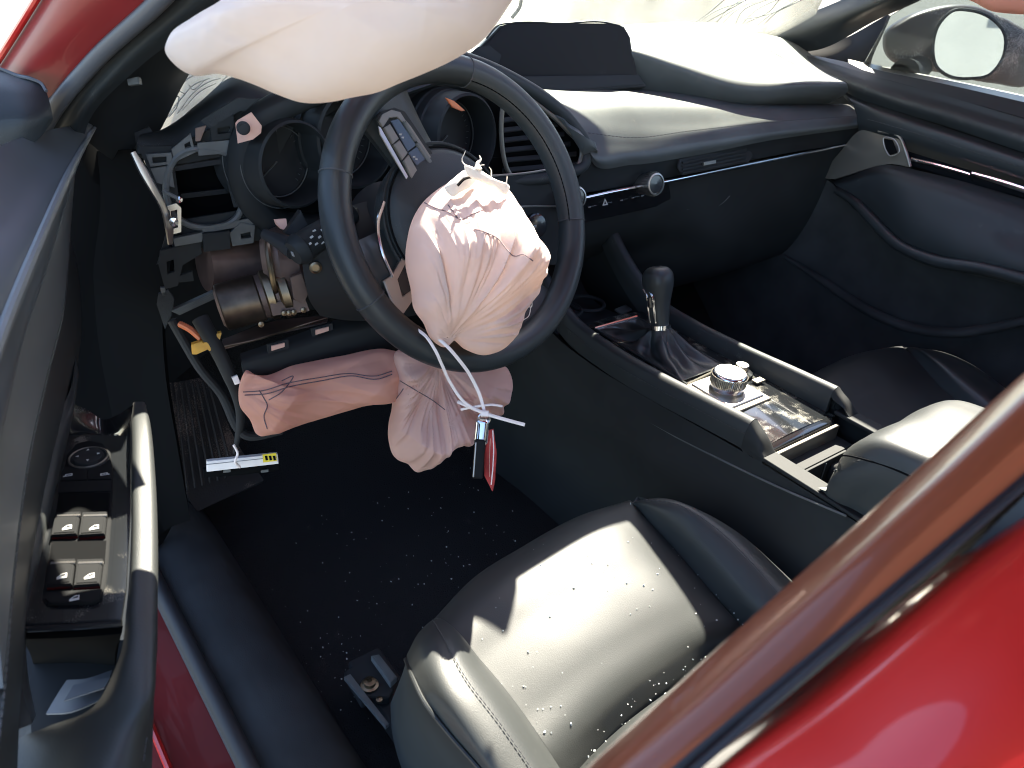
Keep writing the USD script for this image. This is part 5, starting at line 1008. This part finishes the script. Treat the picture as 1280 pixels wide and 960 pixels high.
swp = obj('switch_panel', plate([(82, 547), (164, 549), (164, 640), (158, 740), (152, 780), (30, 786), (52, 680), (70, 600)], (pn, V(0, 0, PZ)), .004, .001, .001), 'piano', dd)
sf = (pn, V(0, 0, PZ + .0042))
obj('switch_block', plate([(80, 592), (84, 570), (96, 556), (112, 552), (128, 556), (138, 566), (141, 590), (140, 640), (134, 720), (128, 750), (118, 756), (58, 757), (53, 750), (62, 690), (70, 640)], sf, .0015, .0006, .001), 'switch', swp)
dsk = at(111, 574, z=PZ + .006)
dl = obj('mirror_dial', lathe([(0, 0), (.0165, 0), (.0165, .0012), (.0150, .0022), (.0138, .0016), (.0125, .0012), (.0118, .0040), (.009, .0046), (0, .0040)], dsk, pn, 48), 'plastic', dd)
obj('dial_ring', ring(dsk + V(0, 0, .0022), pn, .0152, .0008, 48, 6), 'bronze', dl)
fw_ = unit(at(108, 560, z=PZ) - at(104, 640, z=PZ)); rt_ = np.cross(fw_, pn)
for k in range(4):
    a = k * np.pi / 2; u_ = math.cos(a) * fw_ + math.sin(a) * rt_; v_ = np.cross(pn, u_)
    obj('arrow_mark', prism([(-.0011, -.0013), (.0011, -.0013), (0, .0012)] if k % 2 else [(-.0011, -.0013), (.0011, -.0013), (0, .0012)], dsk + u_ * .0085 + V(0, 0, .0046), -v_, u_, pn, .0003), 'white_mark', dl)
def icon_window(c, s, par, mirror=1):
    o = [(-.5, -.35), (.5, -.35), (.5, .4), (0, .4), (-.5, -.05)]; i = [(-.36, -.02), (.38, -.02), (.38, .29), (.04, .29)]
    return obj('window_icon', prism([(a * s * mirror, b * s) for a, b in o], c, rt_, fw_, pn, .0003, 0, [[(a * s * mirror, b * s) for a, b in i]]), 'white_mark', par, smooth=False)
for L, c in (([(80, 585), (110, 584), (109, 601), (76, 602)], (86, 594)), ([(111, 584), (141, 583), (140, 600), (110, 601)], (130, 593))):
    bt = obj('mirror_button', plate(L, (pn, V(0, 0, PZ + .0056)), .0015, .0006), 'switch', dd)
    cc_ = at(c[0], c[1], z=PZ + .0072); sg = -1 if c[0] < 100 else 1
    obj('mirror_icon', prism([(-.0028, -.0013), (.0028, -.0013), (.0028, .0018), (-.0028 , .0018)], cc_, rt_, fw_, pn, .0003, 0, [[(-.0019, -.0006), (.0019, -.0006), (.0019, .0010), (-.0019, .0010)]]), 'white_mark', bt, smooth=False)
    obj('mirror_icon', prism([(sg * .0030, -.0015), (sg * .0042, -.0015), (sg * .0042, -.0003), (sg * .0030, -.0003)] if sg > 0 else [(-.0042, -.0015), (-.0030, -.0015), (-.0030, -.0003), (-.0042, -.0003)], cc_, rt_, fw_, pn, .0003), 'white_mark', bt, smooth=False)
obj('blank_button', plate([(75, 603), (140, 601), (139, 615), (72, 617)], (pn, V(0, 0, PZ + .0056)), .0012, .0006), 'switch', swp)
for (y0, y1, y2, xa, xb, xc) in ((618, 646, 675, (74, 138), (70, 136), (64, 133)), (678, 705, 738, (65, 133), (62, 131), (58, 127))):
    obj('switch_well', plate([(xa[0], y0), (xa[1], y0 - 1), (xb[1], y1), (xb[0], y1)], (pn, V(0, 0, PZ + .0054)), .0010, 0), 'void', swp)
    for s in (0, 1):
        m0 = lambda ab: (ab[0] + ab[1]) / 2
        X0, X1 = (xb[0] + 1, m0(xb) - 1) if s == 0 else (m0(xb) + 1, xb[1] - 1); Z0, Z1 = (xc[0] + 1, m0(xc) - 1) if s == 0 else (m0(xc) + 1, xc[1] - 1)
        bt = obj('window_switch', plate([(X0, y1), (X1, y1 - 1), (Z1, y2 - 2), (Z0, y2)], (pn, V(0, 0, PZ + .0056)), .0055, .0018), 'switch', dd)
        obj('switch_lip', tube(V(at(X0 + 1, y1 - .5, z=PZ + .0105), at(X1 - 1, y1 - 1.5, z=PZ + .0105)), .0014, 4, 8), 'satin', bt)
        obj('switch_skirt', plate([(Z0, y2 - 4), (Z1, y2 - 6), (Z1, y2 - 2), (Z0, y2)], (pn, V(0, 0, PZ + .0056)), .003, .0006), 'red_dark', bt)
        icon_window(at((X0 + X1 + Z0 + Z1) / 4, (y1 + y2) / 2 - 1, z=PZ + .0113), .0066, bt)
lk = obj('lock_button', plate([(60, 742), (128, 738), (124, 752), (116, 755), (62, 756), (57, 750)], (pn, V(0, 0, PZ + .0056)), .002, .0008), 'switch', dd)
icon_window(at(93, 748, z=PZ + .0078), .0062, lk)
obj('panel_rear_edge', tube(V(*[at(32, 786, z=PZ + .001), at(92, 783, z=PZ + .001), at(152, 779, z=PZ + .001)]), .0025, 10, 8), 'piano_clean', swp)
# pocket behind the switches
obj('pocket_wall', skin(zl([(30, 788, .722), (90, 786, .722), (154, 782, .722)], [(36, 800, .70), (92, 800, .69), (150, 800, .70)], [(44, 820, .64), (94, 822, .63), (146, 822, .64)]), 10, 16, .006, toward=(-.4, .9, 1.2)), 'void', dd)  # pocket shade is put into the near-black colour
obj('pocket_floor', skin(zl([(30, 800, .64), (90, 800, .64), (160, 800, .64)], [(36, 860, .635), (90, 860, .635), (160, 860, .635)], [(40, 940, .65), (100, 940, .65), (180, 900, .65)]), 12, 16, .006, toward=(-.4, .9, 2)), 'black', dd)
pap = thing('folded_paper', 'folded grey paper lying in the driver door pocket', 'paper', at(100, 865, z=.66))
pa_ = skin(zl([(58, 893, .668), (70, 872, .668), (84, 851, .666)], [(92, 890, .675), (100, 866, .674), (112, 848, .672)], [(132, 872, .672), (136, 852, .672), (140, 838, .670)]), 12, 16, .0012, toward=(-.4, .9, 2), disp=lambda G: .0012 * meshkit.fbm(G * 60, 3, 4))
obj('sheet', pa_, 'paper', pap)
obj('fold', skin(zl([(80, 876, .682), (92, 856, .682)], [(130, 860, .684), (138, 846, .682)]), 6, 8, .0008, toward=(-.4, .9, 2)), 'paper', pap)

# ================================================================== PASSENGER'S DOOR
pd = thing('passenger_door', 'closed passenger door with black padded trim and chrome strip', 'car door', (0, -.72, .6))
def yl(*L): return [V(*[at(q[0], q[1], y=q[2]) for q in r]) for r in L]
obj('window_ledge', skin(yl([(1060, 74, -.80), (1100, 82, -.80), (1190, 100, -.80), (1290, 121, -.80), (1400, 146, -.80)], [(1062, 79, -.765), (1100, 88, -.765), (1190, 107, -.765), (1290, 130, -.765), (1400, 156, -.765)]), 6, 30, .01, toward=(0, 0, 3)), 'wall_white' if False else 'satin', pd)
obj('window_seal', skin(yl([(1010, 68, -.755), (1060, 78, -.755), (1100, 88, -.755), (1190, 107, -.755), (1290, 130, -.755), (1400, 156, -.755)], [(1008, 70, -.725), (1060, 86, -.725), (1100, 97, -.725), (1190, 122, -.725), (1290, 150, -.725), (1400, 180, -.725)]), 8, 30, .01, toward=(0, 0, 3)), 'rubber', pd)
obj('belt_pad', skin(yl([(1004, 68, -.728), (1060, 85, -.726), (1100, 97, -.725), (1190, 122, -.725), (1290, 151, -.725), (1400, 182, -.725)],
                        [(1003, 74, -.705), (1058, 93, -.703), (1100, 107, -.70), (1190, 132, -.70), (1290, 162, -.70), (1400, 193, -.70)],
                        [(1030, 95, -.695), (1062, 110, -.690), (1104, 124, -.685), (1190, 150, -.685), (1290, 182, -.685), (1400, 214, -.685)],
                        [(1048, 108, -.705), (1066, 120, -.70), (1106, 134, -.695), (1190, 160, -.695), (1290, 194, -.695), (1400, 228, -.695)]), 24, 40, .012, toward=(0, 1, 1.2)), 'soft', pd, smooth=60)
obj('trim_panel', skin(yl([(1052, 112, -.70), (1068, 121, -.695), (1108, 135, -.69), (1190, 162, -.69), (1290, 195, -.69), (1400, 230, -.69)],
                          [(1070, 140, -.672), (1086, 142, -.668), (1116, 152, -.665), (1190, 174, -.665), (1290, 206, -.665), (1400, 240, -.665)],
                          [(1072, 156, -.672), (1090, 158, -.668), (1120, 166, -.665), (1190, 188, -.665), (1290, 222, -.665), (1400, 258, -.665)],
                          [(1074, 168, -.69), (1096, 176, -.69), (1126, 186, -.69), (1190, 206, -.69), (1290, 236, -.69), (1400, 274, -.69)]), 24, 40, .01, toward=(0, 1, .6)), 'leather_smooth', pd, smooth=50)
pst = yl([(1084, 149, -.664), (1116, 158, -.661), (1190, 181, -.661), (1290, 214, -.661)])[0]; obj('stitching', stitches(pst, .009, .006, .0008), 'thread', pd, kind='stuff')
obj('chrome_strip', tube(yl([(1139, 199, -.672), (1180, 209, -.672), (1214, 219, -.672)])[0], .0042, 20, 10), 'chrome', pd)
obj('chrome_strip', tube(yl([(1215, 217, -.672), (1240, 224, -.672), (1290, 240, -.672), (1400, 280, -.672)])[0], [.0045, .006, .0065, .006], 30, 10), 'chrome', pd)
obj('strip_joint', tube(yl([(1213, 214, -.668), (1215, 226, -.668)])[0], .0018, 4, 6), 'void', pd)
obj('handle_bay', skin(yl([(1076, 168, -.692), (1126, 186, -.692), (1190, 206, -.692), (1290, 236, -.692), (1400, 272, -.692)], [(1090, 205, -.70), (1130, 206, -.70), (1200, 226, -.70), (1290, 250, -.70), (1400, 286, -.70)]), 8, 20, .008, toward=(0, 1, .5)), 'piano_clean', pd)
bp2 = obj('speaker_bezel', skin(yl([(1024, 222, -.668), (1050, 190, -.672), (1076, 163, -.676), (1100, 166, -.676), (1124, 172, -.672)], [(1034, 223, -.662), (1062, 202, -.664), (1090, 190, -.664), (1112, 188, -.663), (1132, 190, -.662)], [(1042, 224, -.66), (1062, 218, -.66), (1090, 209, -.66), (1112, 205, -.66), (1138, 209, -.66)]), 16, 24, .006, toward=(0, 1, .3)), 'bronze', pd)
obj('slot', plate([(1105, 173), (1116, 175), (1122, 191), (1113, 194), (1108, 186)], (unit(V(-.15, 1, .12)), at(1113, 183, y=-.655)), .003, .0008, .002), 'void', bp2)
sl_ = V(*[at(a, b, pl=(unit(V(-.15, 1, .12)), at(1113, 183, y=-.652))) for a, b in [(1105, 172), (1117, 174), (1123, 191), (1113, 195), (1107, 187)]]); obj('slot_frame', tube(sl_, .0010, 50, 6, closed=True, up=V(0, 1, 0)), 'satin', bp2)
obj('bezel_edge', tube(yl([(1098, 164, -.672), (1124, 171, -.668), (1132, 188, -.658), (1138, 208, -.656)])[0], .0028, 24, 8), 'satin', bp2)
obj('armrest', skin(yl([(1040, 226, -.68), (1062, 219, -.67), (1108, 206, -.655), (1160, 216, -.66), (1290, 252, -.67), (1400, 288, -.67)],
                       [(1046, 232, -.66), (1068, 226, -.65), (1110, 214, -.635), (1160, 224, -.635), (1290, 262, -.64), (1400, 300, -.64)],
                       [(1056, 244, -.655), (1080, 246, -.64), (1120, 246, -.615), (1170, 262, -.61), (1290, 300, -.61), (1400, 340, -.61)],
                       [(1066, 252, -.655), (1092, 270, -.64), (1130, 300, -.61), (1180, 318, -.595), (1290, 345, -.585), (1400, 380, -.585)],
                       [(1062, 256, -.665), (1088, 280, -.65), (1126, 312, -.625), (1180, 334, -.61), (1290, 362, -.60), (1400, 400, -.60)]), 30, 50, .01, toward=(0, 1, 1.0)), 'soft', pd, smooth=60)
obj('armrest_roll', tube(yl([(1046, 238, -.652), (1066, 250, -.645), (1092, 276, -.63), (1126, 308, -.605), (1170, 326, -.592), (1230, 336, -.585), (1290, 352, -.578), (1400, 390, -.578)])[0], [.008, .011, .011, .011, .011, .011], 70, 14), 'leather_smooth', pd)
obj('lower_panel', skin(yl([(860, 250, -.63), (960, 230, -.66), (1030, 222, -.672), (1062, 254, -.672), (1126, 310, -.655), (1200, 338, -.645), (1290, 360, -.64), (1400, 400, -.64)],
                           [(850, 320, -.63), (955, 300, -.66), (1010, 300, -.672), (1060, 320, -.675), (1126, 362, -.67), (1200, 392, -.66), (1290, 400, -.655), (1400, 430, -.655)],
                           [(850, 390, -.62), (960, 380, -.66), (1010, 390, -.665), (1060, 405, -.665), (1130, 425, -.66), (1200, 440, -.655), (1290, 470, -.65), (1400, 520, -.65)],
                           [(850, 460, -.58), (960, 460, -.64), (1010, 480, -.64), (1070, 500, -.64), (1130, 520, -.64), (1200, 540, -.64), (1290, 580, -.64), (1400, 640, -.64)]), 30, 40, .01, toward=(0, 1, .6)), 'kick', pd)
obj('pocket_roll', tube(yl([(980, 320, -.655), (1030, 352, -.645), (1080, 385, -.635), (1140, 410, -.625), (1200, 416, -.62), (1250, 408, -.62), (1300, 396, -.625)])[0], [.004, .009, .010, .010, .008], 60, 12), 'kick', pd)
# window and outside mirror
obj('window_glass', sheet(np.array([[at(1078 + 0, 82, y=-.79), at(1160, 96, y=-.79), at(1290, 124, y=-.79), at(1500, 170, y=-.79)], [at(1112, 20, y=-.775), at(1160, 0, y=-.765), at(1290, -20, y=-.76), at(1500, -60, y=-.75)], [at(1160, -10, y=-.77), at(1200, -60, y=-.74), at(1300, -120, y=-.72), at(1500, -200, y=-.70)]]), .004), 'glass_side', pd)
mr_ = at(1200, 58, y=-.95)
mN = unit(V(-.86, .50, .06))
obj('mirror_housing', pillow([(1108, 62), (1110, 40), (1130, 24), (1165, 10), (1210, 6), (1250, 20), (1290, 44), (1310, 80), (1290, 104), (1240, 104), (1180, 92), (1140, 84), (1118, 78)], (mN, mr_ - mN * .03), .024, .09, None, rings=24, sect=120)[0], 'mirror_shell', pd, smooth=60)
obj('mirror_glass', plate([(1166, 60), (1174, 30), (1190, 14), (1212, 13), (1240, 24), (1256, 46), (1252, 74), (1238, 92), (1212, 98), (1184, 94), (1170, 82)], (mN, mr_ + mN * -.002), .004, .0008, smooth=60), 'mirror', pd)
obj('mirror_rim', tube(V(*[at(a, b, pl=(mN, mr_ + mN * .001)) for a, b in [(1166, 60), (1174, 30), (1190, 14), (1212, 13), (1240, 24), (1256, 46), (1252, 74), (1238, 92), (1212, 98), (1184, 94), (1170, 82)]]), .0035, 90, 8, closed=True, up=mN), 'plastic', pd)
obj('mirror_arm', tube(V(at(1150, 80, y=-.93), at(1140, 90, y=-.86), at(1130, 92, y=-.80)), [.03, .025, .03], 12, 14), 'plastic', pd)

# ================================================================== BROKEN GLASS CRUMBS
def crumbs(name, P, lab, cat, smin=.0006, smax=.0020):
    vs = []
    for p in P:
        s = smin + (smax - smin) * rng.random() ** 2; m = trimesh.creation.icosahedron() if False else trimesh.creation.box((2 * s, 1.4 * s, 1.1 * s)); m.apply_transform(trimesh.transformations.random_rotation_matrix(rng.random(3))); vs.append((np.array(m.vertices) + p, np.array(m.faces)))
    o = obj(name, join(*vs), 'crumb', smooth=False); tag(o, lab, cat, kind='stuff')
C1 = []
for _ in range(190):
    x, y = rng.uniform(-.12, .36), rng.uniform(.18, .62)
    if rng.random() < .35: x, y = rng.normal(.02, .08), rng.normal(.40, .12)
    z = (.262 if True else 0) + 1.1 * max(0, x - .36) + .007; C1.append(V(x, min(y, .64), z + .004 * rng.random()))
for _ in range(60): C1.append(V(rng.normal(-.02, .06), rng.normal(.58, .03), .272))
crumbs('glass_crumbs', C1, 'tiny broken glass crumbs scattered over the dark footwell carpet', 'broken glass', .0003, .0012)
C2 = [at(a, b, z=z) + V(0, 0, .002) for a, b, z in [(788, 631, .525), (841, 687, .513), (848, 696, .511), (872, 720, .503), (895, 745, .496), (898, 749, .495), (912, 764, .489), (922, 776, .485), (928, 782, .482), (917, 768, .487)]]
for _ in range(40):
    t = rng.random(); a = np.array([(730, 956), (790, 890), (850, 846), (905, 812)]); k = t * 2.999; i = int(k); q = a[i] + (a[i + 1] - a[i]) * (k - i); C2.append(at(q[0] + rng.normal() * 5, q[1] + rng.normal() * 7 - 4, z=.476 + .004 * rng.random()))
for _ in range(110): C2.append(at(rng.uniform(640, 880), rng.uniform(700, 900), z=.535) if False else V(0, 0, 0))
C2 = [c for c in C2 if abs(c[2]) > .1]
cen_m = trimesh.Trimesh(*sheet(skin(cen, 70, 60, raw=True), .01), process=False)
L = [(rng.uniform(600, 900), rng.uniform(660, 920)) for _ in range(90)]
q = on_bag(L, cen_m, .001); C2 += list(q)
crumbs('glass_crumbs', C2, 'broken glass crumbs sprinkled on the driver seat and along its crease', 'broken glass', .0003, .0011)
